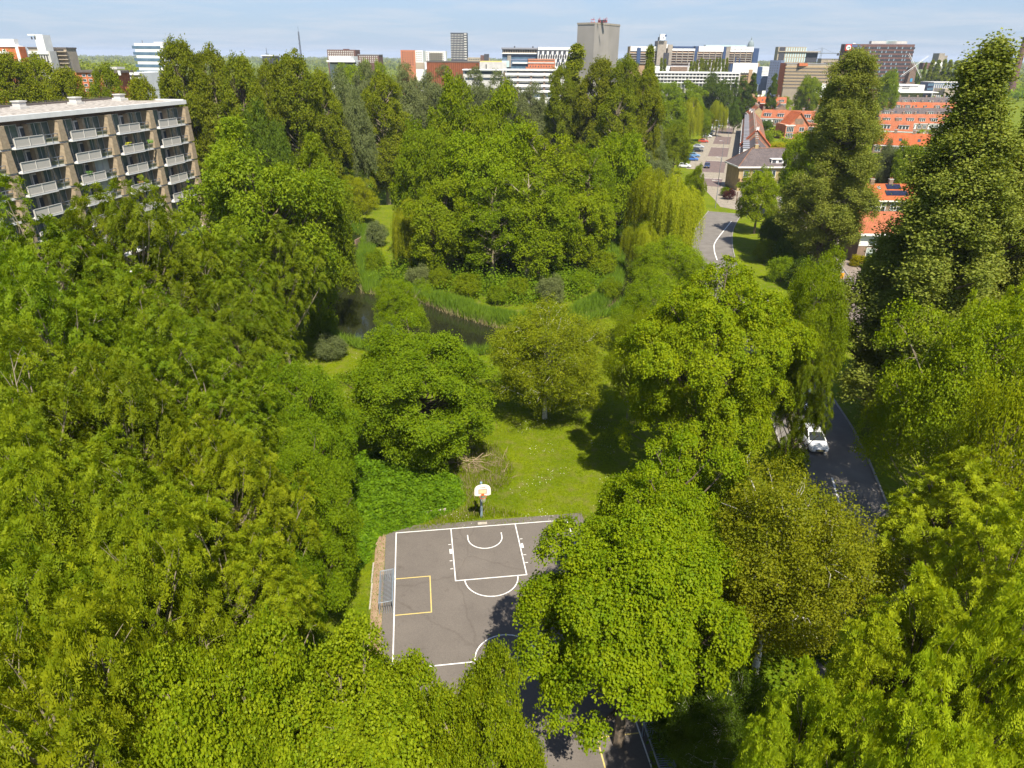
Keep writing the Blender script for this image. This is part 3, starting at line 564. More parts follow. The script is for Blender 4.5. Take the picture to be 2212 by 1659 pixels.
# kind | variant | crown centre in the photo x | y | ground distance | half width | half height | which one it is
ROWS = '''
ash|a|90|570|58|185|6.0|ash tree crown at the left edge, directly below the balconies of the flats
ash|b|300|590|60|165|7.3|ash tree in front of the middle of the flats
ash|a|470|650|62|140|8|ash tree below and left of the biggest crown beside the flats
ash|b|600|615|75|108|7.6|ash tree leaning over the left arm of the pond
farash||560|455|80|172|9.2|tall bright green ash tree hiding the right end of the flats
farash||665|440|88|100|8|rounded ash tree between the flats and the lawn clearing
ash|b|120|770|45|205|6.5|ash tree with upright sprays, second row down on the left edge
ash|a|340|790|46|180|6.5|ash tree in the second row, right of the one at the left edge
ash|b|520|790|53|132|6.6|ash tree casting shade on the lawn left of the pond
ash|a|60|970|36|220|6|ash tree in the third row at the left edge
ash|b|275|975|36|185|6|ash tree with pale limbs showing, third row, second from left edge
ash|a|465|945|40|165|6.5|ash tree in the third row beside the dark hornbeams
ash|b|90|1170|29|230|5.5|ash tree with yellow green tips, fourth row at the left edge
ash|a|320|1165|28|205|5.5|ash tree in the fourth row, right of the yellow tipped one
ash|b|510|1130|31|165|6|ash tree in the fourth row touching the dark hornbeams
ash|a|40|1370|23|250|5.5|wind blown ash tree low on the left edge
ash|b|285|1390|22|225|5.5|wind blown ash tree above the bottom left corner canopy
ash|a|500|1320|25|185|5.5|ash tree standing above the left part of the big sycamore crown
ash|b|130|1600|17|300|5|nearest ash tree, filling the bottom left corner
horn||655|930|44|115|5.5|dark green hornbeam left of the round layered hornbeam
horn||655|1110|34|122|5|dark green hornbeam beside the ivy bank
horn||575|1275|30|115|4|lowest dark hornbeam beside the worn path left of the court
horn||905|862|53|175|6.2|round layered bright green hornbeam in the middle, between court and pond
syc||770|1655|15.5|290|4.6|big sycamore crown covering the near left corner of the court
syc||1045|1688|14|188|4.2|sycamore crown at the bottom, right of the biggest one
syc||480|1690|15|270|4.6|sycamore crown at the bottom, left of the biggest one
field||866|684|77|62|4.6|small open tree standing on the pond bank
birch|a|1180|798|60|138|6.8|loose birch with white limbs beside the grass clearing above the court
mapleL||1530|800|50|205|8.2|largest bright green maple, standing left of the curving road
field||1365|790|60|65|5.5|darker narrow tree between the birch and the largest maple
maple|b|1450|1130|33|175|5.8|maple right of the court, upper of the two
maple||1360|1375|25|234|6.2|maple overhanging the right side of the court
birch|b|1680|1225|32|212|6.2|olive green birch left of the near road
field||1748|705|64|86|7|tree with pale flower tips between the two roads
ashfield||1735|835|54|76|4.6|light green tree overhanging the white car on the road
field||2080|840|50|178|6.5|broad yellow green tree in front of the big leaning poplar
robinb||2175|760|56|110|6|yellow green tree at the right edge below the leaning poplar
gold||2170|960|42|120|4.6|golden yellow tree at the right edge
robin||2060|1150|38|160|4.6|bright robinia with bunched leaves right of the road bend
robin||2165|1250|32|155|4.6|bright robinia with bunched leaves at the right edge
robinb||1960|1470|23.5|205|5|feathery robinia beside the hidden footpath, lower right
robinb||2140|1500|22|180|5|feathery robinia in the bottom right corner
robinb||1730|1620|18|165|3.8|feathery robinia at the bottom, left of the corner ones
robinb||1950|1680|17|190|4|nearest feathery robinia on the bottom edge
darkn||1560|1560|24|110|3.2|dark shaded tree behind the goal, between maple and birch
field||1440|600|97|86|5.5|olive green tree in front of the large weeping willow
field||1400|690|78|82|5|olive green tree between the narrow channel and the largest maple
fara||1641|425|148|46|5.6|round maple alone on the grass triangle at the junction
darkt||1690|500|134|40|3.6|dark small tree on the verge beside the parked car
poplar|a|1812|330|124|98|14.4|tall columnar poplar between the two roads
poplar|b|2056|440|66|182|11.6|big leaning poplar on the right, nearest of the tall ones
poplar|b|2200|440|72|130|10.6|tall poplar cut by the right edge
poplarlow||1985|620|68|118|5.5|dense lower side crown at the foot of the leaning poplar
parka||405|240|150|66|12.0|park poplar left of the tallest left peak
parkb||470|238|150|60|11.0|tallest park poplar on the left, reaching above the skyline
parka||530|245|146|60|9.8|park poplar between the two high left peaks
parkb||645|250|150|76|11.4|park poplar with a flat uneven top under the lattice mast
parka||700|280|155|52|11|park poplar at the right end of the tall left group
parkb||590|258|158|50|10.8|park poplar half hidden in the tall left group
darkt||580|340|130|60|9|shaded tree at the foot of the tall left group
parka||30|192|175|74|6.2|olive tree behind the flat roof, at the left edge
parkb||95|196|178|70|6.6|olive tree behind the flat roof, second from the left edge
parka||152|206|172|54|5.0|olive tree behind the flat roof beside the orange block
parkb||238|210|168|50|6.0|olive tree in front of the second orange block
parka||320|268|140|50|7.5|olive tree just behind the right end of the roof
gwil||760|300|160|52|12|grey green willow left of the bare white limbs
parkb||830|285|170|60|12.5|tree with pale bare limbs and a trunk standing on the far lawn
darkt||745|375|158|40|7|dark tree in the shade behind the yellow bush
gwil||730|200|235|60|6.8|grey willow in the far band, below the brown flats
gwil||800|185|240|58|6.6|grey willow in the far band, second from the left
gwil||870|190|235|60|6.9|grey willow in the far band, below the brick and white towers
gwil||945|190|240|60|6.5|grey willow in the far band, below the rust coloured hall
gwil||1015|195|235|58|6.5|grey willow in the far band, behind the bright tree top
gwil||1080|205|230|58|6.6|grey willow in the far band, left of the apartment gallery
gwil||1145|225|225|50|6|grey willow in the far band, right end below the apartments
fara||765|156|320|45|4.6|small bright tree top in front of the white industrial hall
farb||820|153|330|36|4|small bright tree top right of the white industrial hall
farb||985|270|130|90|8.5|bright lime green tree, left of the two central peaks
farb||1082|285|132|88|8.2|bright lime green tree, highest in the centre of the park
fara||920|380|118|72|8.5|lime green tree above the small weeping willow
fara||1060|400|114|105|9|broad lime green tree in the middle of the island
open||1175|420|116|115|10.5|tall open tree on the island with pale forked trunks
open||1270|430|122|75|9|open tree on the right side of the island
sparse||1140|485|106|72|9|half bare tree with two pale forked stems at the front of the island wood
farb||965|500|108|85|8.5|lime green tree at the left foot of the island wood
open||1065|515|106|90|9|low open tree on the island above the reeds
fara||1165|525|106|88|9|low tree on the island above the reeds, right of centre
fara||1248|520|111|72|8.2|low tree at the right foot of the island wood
willow|a|883|512|112|54|6|small weeping willow at the left tip of the island
willow|b|1445|470|124|92|8.2|large weeping willow beside the road bend
willow|a|1392|555|111|45|5.5|lower weeping willow branch mass over the right pond arm
golden||775|438|148|44|5.2|golden green bush like tree on the far lawn
gwil||1222|250|215|63|7.5|round silver grey willow behind the island
lomb||1243|185|195|34|9.6|pointed poplar in front of the grey tower
parkb||1215|230|190|42|10|dark poplar left of the pointed one
parka||1295|208|188|58|8.6|dark park poplar below the grey tower
parkb||1350|215|186|56|9.8|dark park poplar between tower and hospital
parka||1395|245|180|42|10|dark park poplar at the right end of the group
lomb||1400|165|200|18|7.2|slender poplar in front of the hospital's left block
parkb||1330|270|165|60|8|dark park tree under the poplar group
conif||1318|255|240|28|7|left one of the two yellow green cypresses
conif||1362|252|245|30|7.5|right one of the two yellow green cypresses
gwil||1408|300|215|28|6.5|narrow grey willow right of the cypresses
willow|b|1345|310|200|44|5.5|yellow drooping willow below the cypresses
fara||1335|390|130|75|8.5|olive tree left of the grey one, behind the large willow
gwil||1415|375|155|46|5.5|greyish tree behind the large weeping willow
fara||1460|308|222|34|5.5|round dark green tree beside the street
farb||1505|390|160|24|3.6|small round tree at the near end of the parked cars
fara||1435|205|380|42|7|green tree below the white hospital terrace, left end
farb||1490|205|390|42|7|green tree below the white hospital terrace, middle
darkt||1545|192|420|44|8|rounded dark green tree below the white hospital terrace
fara||1445|250|290|40|6.5|green tree in the row above the round dark one
willow|a|1496|242|310|36|5.5|weeping willow in the park corner by the street
farb||1522|252|320|22|4|bright tree between the two street side willows
willow|b|1552|243|345|22|5|narrow weeping willow at the far end of the cars
darkt||1590|240|360|18|6|dark round tree where the street meets the red roofs
fara||1730|365|165|48|8|bright green tree left of the columnar poplar
darkt||1745|420|160|35|4|dark tree above the silver car
fara||1965|362|192|38|6|bright green tree behind the solar panelled house
gwil||1915|348|195|26|5|grey green tree behind the solar panelled house
fara||2045|392|195|40|7|green tree behind the house chimneys, right of the bright one
darkcon||1625|192|430|18|8|dark conifer left of the blue grey tower
darkcon||1670|194|430|16|8|dark conifer right of the first, below the blue grey tower
darkt||1600|188|440|26|6|dark tree behind the red roofs, left of the conifers
fara||1750|188|450|28|6|tree in front of the long striped office
fara||1920|180|440|24|7|tree below the brown tower with the red sign
fara||1795|200|420|22|6|tree between office and the columnar poplar
'''
# a few kinds that only swap the leaf
def alias(new, old, leaf, name=None):
    p = dict(PR[old]); me = p['crown'].copy(); me.materials.clear(); me.materials.append(LF[leaf]); p['crown'] = me; p['leaf'] = LF[leaf]
    if name: p['name'] = name
    PR[new] = p
LF['ashl'] = mat_leaf('light ash leaf', (.115, .175, .003), (.275, .310, .008), .12, .36, .06, .012)
for nm in 'ab': alias('light'+nm, 'ash'+nm, 'ashl')
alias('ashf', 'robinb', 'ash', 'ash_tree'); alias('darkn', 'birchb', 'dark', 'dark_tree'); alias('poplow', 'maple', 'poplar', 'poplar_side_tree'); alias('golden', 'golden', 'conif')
CATS = dict(birch='birch', poplar='poplar', willow='willow', lomb='poplar', horn='hornbeam', parka='poplar', parkb='poplar')
SAME = dict(ashfield='ashf', gold='golden', poplarlow='poplow')
for r in ROWS.strip().split('\n'):
    k, v, cx_, cy_, d_, w_, rz_, lab = [x.strip() for x in r.split('|')]
    if k == 'ash' and float(cy_) > 1100: k = 'light'
    T(SAME.get(k, k+v), float(cx_), float(cy_), float(d_), float(w_), float(rz_), lab, CATS.get(k, 'tree'))
# ---------------- buildings ----------------
ORD = ['first', 'second', 'third', 'fourth', 'fifth', 'sixth', 'seventh', 'eighth', 'ninth', 'tenth', 'eleventh', 'twelfth', 'thirteenth', 'fourteenth']
M_glass = mat_plain('window glass', (.035, .045, .055), (.07, .085, .10), .12, .6, .7)
M_glassb = mat_plain('blue glass', (.06, .11, .16), (.10, .16, .22), .12, .3, .7)
M_dk = mat_plain('dark opening', (.03, .03, .035), (.05, .05, .055), .7, 1)
M_wh = mat_plain('white facade', (.74, .73, .70), (.66, .65, .63), .6, .3)
M_gw = mat_plain('grey white panel', (.52, .50, .46), (.44, .42, .39), .7, .6)
M_or = mat_pattern('orange brick', (.42, .115, .04), (.47, .14, .05), (.45, .16, .08), 'brick', .5, .2, .02, axes='sz')
M_or2 = mat_pattern('red orange brick', (.40, .13, .06), (.46, .16, .08), (.42, .20, .12), 'brick', .5, .2, .02, axes='sz')
M_bbr = mat_pattern('brown brick', (.20, .125, .085), (.25, .16, .11), (.22, .17, .13), 'brick', .22, .075, .01, axes='sz')
M_dbr = mat_pattern('dark purple brick', (.13, .065, .055), (.16, .085, .07), (.12, .08, .07), 'brick', .5, .2, .015, axes='sz')
M_ybr = mat_pattern('yellow brick', (.36, .26, .12), (.42, .31, .15), (.33, .26, .16), 'brick', .22, .075, .01, axes='sz')
M_tan = mat_plain('tan panel', (.36, .23, .13), (.30, .19, .11), .8, .5)
M_bei = mat_plain('beige concrete', (.36, .30, .22), (.30, .25, .19), .85, .3)
M_gry = mat_plain('grey tower cladding', (.27, .245, .22), (.23, .21, .19), .85, .08, detail=8)
M_cnc = mat_plain('raw concrete', (.30, .26, .21), (.23, .20, .165), .9, .5)
M_blu = mat_plain('dark blue panel', (.035, .06, .13), (.045, .075, .15), .5, .5)
M_bg = mat_plain('blue grey cladding', (.16, .19, .27), (.13, .16, .23), .6, .4)
M_blk = mat_plain('charcoal cladding', (.045, .045, .055), (.06, .06, .07), .6, .5)
M_rust = mat_plain('rusty ribbed metal', (.26, .085, .035), (.20, .065, .03), .8, .6)
M_ltg = mat_plain('pale green glass', (.38, .50, .50), (.45, .56, .56), .3, .4)
M_flat = mat_plain('gravel flat roof', (.20, .175, .15), (.42, .38, .33), .95, 1.6, detail=8, lo=.4, hi=.6)
M_bit = mat_plain('bitumen edge', (.10, .085, .075), (.13, .11, .10), .9, 1)
M_tile_o = mat_pattern('orange roof tile', (.40, .095, .028), (.46, .12, .038), (.25, .065, .025), 'tile', .28, .30, .035, axes='xy')
M_tile_r = mat_pattern('weathered red roof tile', (.34, .105, .045), (.40, .135, .06), (.22, .07, .035), 'tile', .28, .30, .035, axes='xy')
M_tile_d = mat_pattern('dark roof tile', (.105, .085, .085), (.15, .115, .105), (.065, .055, .055), 'tile', .28, .30, .035, axes='xy')
M_tile_b = mat_pattern('brown roof tile', (.22, .11, .065), (.27, .14, .085), (.13, .07, .05), 'tile', .28, .30, .035, axes='xy')
M_trim = mat_plain('white trim', (.72, .70, .66), (.66, .64, .60), .6, 1)
M_lead = mat_plain('grey flashing', (.20, .20, .22), (.26, .26, .28), .6, 2)
M_rail = mat_plain('grey railing', (.20, .22, .25), (.25, .27, .30), .5, 3, metal=.4)
M_red = mat_plain('red paint', (.55, .03, .02), (.5, .03, .02), .5, 1)
M_pv = mat_plain('solar panel', (.012, .014, .030), (.02, .022, .04), .15, .5, .7)
M_blu_d = mat_plain('blue door paint', (.015, .08, .28), (.015, .07, .24), .4, 1)
def DY(x, y, Y):
    d = ray(x, y); t = Y/d.y; return Vector((d.x*t, Y, CAM_H+d.z*t))
class Bl:
    def __init__(s, name, label, xl, xr, ytop, Y, depth, mat, Y2=None, cat='building', zb=0, wall=True, roof=None):
        a = DY(xl, ytop, Y); b_ = DY(xr, ytop, Y2 or Y); s.a = a; s.xl = xl; s.xr = xr; s.Y = Y; s.Y2 = Y2 or Y
        d = (b_-a); d.z = 0; s.W = d.length; s.H = a.z; s.rz = math.atan2(d.y, d.x)
        s.root = empty(name, (a.x, a.y, 0), s.rz, label, cat); s.depth = depth
        if wall: boxo('wall', (0, 0, zb, s.W, depth, s.H), mat, s.root)
        if roof: boxo('roof', (-.2, -.2, s.H-.3, s.W+.2, depth+.2, s.H+.25), roof, s.root)
    def X(s, px):      # picture column to metres along the front
        d = ray(px, 120); ux, uy = math.cos(s.rz), math.sin(s.rz)
        # intersect the vertical plane of the front with the column's direction
        det = d.x*(-uy)+d.y*ux
        return (d.x*(-s.a.y)-d.y*(-s.a.x))/(-det) if abs(det) > 1e-9 else 0
    def Z(s, py, px=None):
        px = px if px is not None else (s.xl+s.xr)/2; d = ray(px, py)
        u = s.X(px); p = Vector((s.a.x+math.cos(s.rz)*u, s.a.y+math.sin(s.rz)*u)); t = p.length/math.hypot(d.x, d.y); return CAM_H+d.z*t
    def f(s, name, mat, x0, x1, y0, y1, proud=.12, back=0.0):
        a0, a1 = sorted((s.X(x0), s.X(x1))); z1, z0 = s.Z(y0), s.Z(y1)
        return boxo(name, (a0, -proud, max(z0, 0), a1, back, z1), mat, s.root)
    def top(s, name, mat, x0, x1, y0, y1, ya, yb):
        a0, a1 = sorted((s.X(x0), s.X(x1))); return boxo(name, (a0, ya, s.Z(y1), a1, yb, s.Z(y0)), mat, s.root)
    def grid(s, x0, x1, y0, y1, nx_, ny_, fw_=.6, fh=.6, mat=None, name='window', proud=.06, frame=None, face='front', limit=100):
        a0, a1 = sorted((s.X(x0), s.X(x1))); zt, zb = s.Z(y0), s.Z(y1); cw = (a1-a0)/nx_; ch = (zt-zb)/ny_
        mb = MB(); wv, hv = cw*fw_, ch*fh
        mb.box(-wv/2, -proud, -hv/2, wv/2, 0.01, hv/2); ms = [mat or M_glass]
        if frame:
            mb.cur = 1; ms.append(frame); k = min(wv, hv)*.12
            mb.box(-wv/2-k, -proud-.03, hv/2, wv/2+k, .01, hv/2+k); mb.box(-wv/2-k, -proud-.03, -hv/2-k, wv/2+k, .01, -hv/2); mb.box(-wv/2-k, -proud-.03, -hv/2, -wv/2, .01, hv/2); mb.box(wv/2, -proud-.03, -hv/2, wv/2+k, .01, hv/2)
        me = mb.mesh(name)
        for q in ms: me.materials.append(q)
        c = 0
        for j in range(ny_):
            for i in range(nx_):
                if c >= limit: return
                o = link(name, me, parent=s.root); o.location = (a0+cw*(i+.5), 0, zt-ch*(j+.5)); c += 1
    def bands(s, name, mat, x0, x1, y0, y1, n, frac=.5, proud=.1, off=0.0):
        a0, a1 = sorted((s.X(x0), s.X(x1))); zt, zb = s.Z(y0), s.Z(y1); ch = (zt-zb)/n; me = MB().box(a0, -proud, 0, a1, .01, ch*frac).mesh(name); me.materials.append(mat)
        for j in range(n): o = link(name, me, parent=s.root); o.location = (0, 0, zt-ch*(j+off+frac))
def side_windows(b, n, ny_, z0, z1, mat, w=1.2, h=1.4, left=False):
    me = MB().box(-.06, -w/2, -h/2, .06, w/2, h/2).mesh('window'); me.materials.append(mat)
    for j in range(ny_):
        for i in range(n):
            o = link('window', me, parent=b.root); o.location = (0 if left else b.W, b.depth*(i+.5)/n, z0+(z1-z0)*(j+.5)/ny_)

# --- far left
b = Bl('orange_apartment_block', 'orange brick block with white balconies and a white rooftop box at the left edge', -70, 40, 100, 230, 3, M_or)
b.f('balcony', M_wh, -10, 22, 111, 115, 1.4); b.f('balcony', M_wh, -10, 22, 127, 132, 1.4); b.f('corner_strip', M_wh, 38, 44, 100, 180, .2, 4)
b.grid(-60, 20, 104, 160, 5, 4, .4, .5, frame=M_wh); b.top('rooftop_box', M_wh, -6, 36, 84, 100, .5, 2.5); b.top('roof_edge', M_wh, -70, 41, 98, 101, -.3, 3)
b = Bl('louvred_building', 'pale grey building with dark vertical slits beside the orange block', 44, 106, 110, 270, 4, M_gw)
b.f('parapet', M_wh, 44, 106, 110, 117, .3); b.grid(48, 104, 119, 135, 10, 1, .45, .95, M_dk, 'slit')
b = Bl('beige_office', 'beige concrete building with dark balcony strips behind the white chimney', 60, 142, 103, 310, 7, M_bei, roof=M_bit)
b.bands('window_band', M_dk, 108, 140, 107, 160, 6, .42, .1); b.bands('balcony_edge', M_bei, 110, 148, 110, 160, 6, .25, 1.2)
b = Bl('white_ventilation_tower', 'slender white tower with two small dark openings at the top', 73, 91, 75, 300, 5, M_wh, cat='tower'); b.grid(75, 89, 79, 86, 2, 1, .45, .8, M_dk, 'opening')
b.top('cap', M_wh, 72, 88, 74, 77, -.4, 5.4)
b = Bl('orange_brick_hall', 'orange brick block with a flat grey roof and a white vertical strip', 158, 248, 156, 240, 7, M_or, Y2=238)
b.top('roof', M_bit, 157, 248, 152, 157, -.5, 7.5); b.f('white_strip', M_wh, 194, 200, 154, 200, .3); b.grid(165, 190, 158, 200, 2, 4, .55, .45, frame=M_wh); b.f('white_strip', M_wh, 248, 253, 152, 162, .3)
b.top('roof_plant', M_gw, 208, 224, 145, 150, 5, 9)
b = Bl('white_low_building', 'low white and grey roofs between the orange block and the tall park poplars', 256, 300, 157, 300, 25, M_wh); b.bands('window_band', M_dk, 258, 298, 162, 190, 3, .4)
b = Bl('banded_office_tower', 'white office tower with blue glass bands, left of the park poplars', 289, 350, 93, 420, 10, M_wh)
b.bands('glass_band', M_glassb, 289, 350, 99, 165, 5, .48, .15); b.top('roof_plant', M_gw, 330, 349, 90, 93, 4, 14)
b.top('antenna', M_bit, 303, 303.6, 87, 93, 5, 5.4); side_windows(b, 6, 5, 8, 34, M_glassb, 3.2, 2)
# --- left centre
b = Bl('lattice_mast', 'thin dark lattice mast rising behind the park poplars', 642, 645, 68, 520, 1.2, M_blk, cat='mast', wall=False)
W_, H_ = 1.2, b.H
mb = MB()
for sx in (0, W_):
    for sy in (0, W_): mb.tube([(sx, sy, 0), (W_/2+(sx-W_/2)*.4, W_/2+(sy-W_/2)*.4, H_)], .11, 4)
z_ = 0
while z_ < H_-3:
    mb.tube([(0, 0, z_), (W_, 0, z_+1.5)], .06, 3); mb.tube([(W_, 0, z_+1.5), (0, 0, z_+3)], .06, 3); z_ += 3
mb.build('lattice', M_blk, b.root); MB().tube([(W_/2, W_/2, H_), (W_/2, W_/2, H_+3)], .07, 4).build('aerial', M_blk, b.root)
b = Bl('distant_pylon', 'tiny distant pylon left of the lattice mast', 573, 576, 103, 1200, 2, M_blk, cat='mast', wall=False)
mb = MB(); mb.tube([(0, 0, 0), (1.2, 0, b.H)], .3, 4); mb.tube([(2.4, 0, 0), (1.2, 0, b.H)], .3, 4); mb.tube([(-2, 0, b.H*.8), (4.4, 0, b.H*.8)], .2, 4); mb.build('frame', M_blk, b.root)
b = Bl('dark_low_building', 'small dark building with a white edge below the distant pylon', 566, 592, 121, 560, 12, M_blk); b.top('white_edge', M_wh, 564, 592, 119, 121, -.3, 12)
b = Bl('brown_striped_flats', 'brown flats with pale vertical window stripes behind the white hall', 706, 767, 107, 520, 16, M_dbr)
b.grid(708, 765, 109, 128, 14, 4, .5, .72, M_gw, 'window'); b.top('roof_box', M_dbr, 740, 750, 105.5, 107, 3, 9)
b = Bl('white_hall', 'flat white industrial hall in front of the brown flats', 710, 757, 121, 430, 20, M_wh); b.top('canopy', M_wh, 710, 770, 130, 134, -6, 8); b.f('window_band', M_dk, 712, 768, 134, 138, .1)
b = Bl('grey_brick_flats', 'low brown flats with white window frames, right of the white hall', 773, 818, 118, 500, 15, M_dbr, roof=M_lead); b.grid(775, 816, 120, 136, 9, 4, .5, .6, M_gw, 'window')
b = Bl('brick_flats_tower', 'brown brick tower block standing left of its white twin', 865, 896, 108, 600, 20, M_or2); b.mat = 0
b.grid(867, 894, 111, 142, 5, 6, .35, .55, M_dk); b = Bl('white_flats_tower', 'narrow white tower block with balconies against the brown brick one', 896, 913, 109, 602, 20, M_wh); b.grid(898, 912, 111, 138, 3, 6, .6, .4, M_dk)
b = Bl('white_balcony_block', 'wide white block with rows of balconies left of the dark tower', 918, 962, 110, 640, 16, M_wh); b.grid(920, 960, 112, 132, 8, 5, .55, .42, M_dk); b.bands('balcony', M_bei, 928, 956, 114, 132, 4, .3, 1.2)
b = Bl('dark_checkered_tower', 'tall dark tower with a checkered pattern of pale windows', 973, 1008, 70.5, 900, 20, M_blk, cat='tower')
b.grid(974, 1002, 73, 129, 9, 11, .42, .55, M_gw, 'window', limit=99); b.bands('pale_band', M_gw, 1003, 1008.5, 72, 131, 11, .5, .1)
b = Bl('rusty_long_hall', 'long rust coloured ribbed hall behind the park', 920, 1035, 133, 400, 25, M_rust, roof=M_bit); b.top('beige_end', M_bei, 897, 919, 136, 150, 0, 20); b.top('white_column', M_wh, 917, 921, 134, 150, -1, 2)
me = MB().box(-.15, -.18, 0, .15, 0, 11).mesh('rib'); me.materials.append(mat_plain('dark rust', (.17, .05, .02)))
for i in range(26): o = link('rib', me, parent=b.root); o.location = (b.W*(i+.5)/26, 0, b.H-11)
b = Bl('grey_box_hall', 'grey box shaped hall with a yellow roof strip beside the rusty hall', 1036, 1094, 134, 395, 22, M_gw); b.top('yellow_roof_strip', M_yellow, 1036, 1084, 132, 134, 3, 20); b.top('plant_room', M_ltg, 1084, 1100, 131, 145, 6, 16); b.f('slot', M_dk, 1049, 1051, 139, 150)
b = Bl('brown_low_blocks', 'low brown rooftops right of the dark tower', 1010, 1058, 124, 800, 20, M_bei); b.top('brick_box', M_dbr, 1038, 1050, 119, 132, -1, 10); b.top('stair_box', M_blk, 1046, 1056, 116.5, 132, -2, 8); b.grid(1012, 1036, 126, 131, 6, 1, .5, .5)
# --- tower and civic buildings
b = Bl('grey_shrouded_tower', 'tall plain grey tower with red cradles on its roof, highest on the skyline', 1248, 1285, 50, 520, 22, M_gry, Y2=512, cat='tower', wall=False)
H_ = b.H; P0 = (0, 0); px1 = DY(1285, 52, 512); px2 = DY(1316.5, 52, 526)
def loc(b, v): M_ = Matrix.Rotation(-b.rz, 3, 'Z'); return M_ @ Vector((v.x-b.a.x, v.y-b.a.y, 0))
A_, B_ = loc(b, px1), loc(b, px2)
MB().prism([(0, 0), (A_.x, A_.y), (B_.x, B_.y), (B_.x-2, B_.y+18), (1, 20)], 'z', 0, H_).build('wall', M_gry, b.root)
MB().prism([(-.25, -.3), (A_.x, A_.y-.35), (B_.x+.25, B_.y-.2), (B_.x-1.8, B_.y+18.2), (1, 20.3)], 'z', H_-.9, H_+.25).build('roof_edge', M_cnc, b.root)
boxo('roof_plant', (A_.x-2, 7, H_+.25, A_.x+4, 9, H_+1.9), M_blk, b.root)
for x_, w_ in ((A_.x-4.5, 3.2), (A_.x+4.8, 3.4), (A_.x+1, 2)):
    mb = MB()
    mb.box(x_, 2, H_+.3, x_+w_, 2.3, H_+.5); mb.box(x_, 2, H_+2.0, x_+w_, 2.3, H_+2.25); mb.tube([(x_, 2.1, H_+.4), (x_+w_/2, 2.1, H_+2.1), (x_+w_, 2.1, H_+.4)], .12, 4); mb.tube([(x_+w_/2, 2.1, H_+2.1), (x_+w_*.9, 1.5, H_+3.2)], .12, 4); mb.build('cradle', M_red, b.root)
b = Bl('glass_office', 'flat roofed office of dark glass between the grey box hall and the honeycomb facade', 1085, 1161, 104, 452, 24, M_glassb)
b.top('roof', M_lead, 1083, 1163, 103, 106.5, -1.5, 24); b.f('attic_storey', M_bei, 1086, 1160, 107, 114.5, .5); b.grid(1087, 1159, 108, 113.5, 14, 1, .45, .8, M_dk, 'window', .6)
b.f('white_ledge', M_wh, 1084, 1161, 114.5, 116.5, 1.2); b.f('concrete_pier', M_cnc, 1096, 1104, 117, 145, .6); b.bands('glass_band', M_bg, 1086, 1160, 118, 146, 3, .35, .15); b.f('white_ledge', M_wh, 1107, 1161, 134, 137.5, 1.0); b.f('white_ledge', M_gw, 1085, 1095, 141, 145, 1.4)
for x_ in (1110, 1150): b.top('roof_vent', M_blk, x_, x_+3, 99.5, 103.5, 8, 10)
b = Bl('honeycomb_facade_building', 'white building with a honeycomb facade of pointed oval windows', 1162, 1242, 102, 448, 24, M_wh)
b.f('parapet', M_wh, 1162, 1242, 102, 108, .5)
def leafpane(b, px, y0, y1, w_):
    z1, z0 = b.Z(y0), b.Z(y1); h = z1-z0; me = MB().prism([(0, 0), (w_*.5, h*.3), (w_*.5, h*.6), (0, h), (-w_*.5, h*.6), (-w_*.5, h*.3)], 'y', -.55, 0); o = me.build('window', M_blk, b.root); o.location = (b.X(px), 0, z0)
for i in range(8):
    leafpane(b, 1168+i*10.3, 107.5, 115.5, 1.5)
    for s_ in (-2.6, 2.6): leafpane(b, 1168+i*10.3+s_, 115.5, 126, .95)
for i in range(3, 8):
    leafpane(b, 1173+i*10.3-8, 125, 132, 1.5)
    for s_ in (-2.6, 2.6): leafpane(b, 1173+i*10.3-8+s_, 132, 142, .95)
b = Bl('terraced_brick_block', 'orange brick block with a pale stripe in front of the glass office', 1141, 1199, 127, 400, 18, M_or2); b.f('pale_stripe', M_gw, 1141, 1198, 134.5, 137, .3); b.f('pale_stripe', M_bei, 1141, 1198, 129, 130, .2); b.grid(1143, 1196, 139, 148, 9, 1, .4, .3)
b.top('lower_step', M_or2, 1136, 1200, 145, 152, -3, 10)
b = Bl('gallery_apartments', 'long white and brown apartment block with dark windows, behind the grey willows', 1088, 1205, 151, 330, 14, M_wh)
b.top('roof', M_wh, 1086, 1206, 150, 152.5, -1.2, 14.3); b.bands('glass_band', M_glass, 1095, 1204, 154, 204, 4, .42, .1)
me = MB().box(-.35, -1.0, 0, .35, .05, b.H-1).mesh('pier'); me.materials.append(M_bbr)
for i in range(5): o = link('pier', me, parent=b.root); o.location = (b.X(1090+i*29), 0, .2)
me = MB().box(-1.5, -1.3, 0, 1.5, -.1, 1.0).mesh('balcony'); me.materials.append(M_wh)
for j in range(4):
    for i in range(8): o = link('balcony', me, parent=b.root); o.location = (b.X(1099+i*14.5), 0, b.Z(163+12.2*j))
b = Bl('gallery_apartments', 'lower left wing of the white apartment block, under the grey box hall', 1000, 1084, 150.5, 345, 12, M_gw, cat='building'); b.top('roof', M_wh, 998, 1085, 150, 152, -1, 12); b.bands('glass_band', M_glass, 1004, 1080, 155, 180, 2, .4, .1)
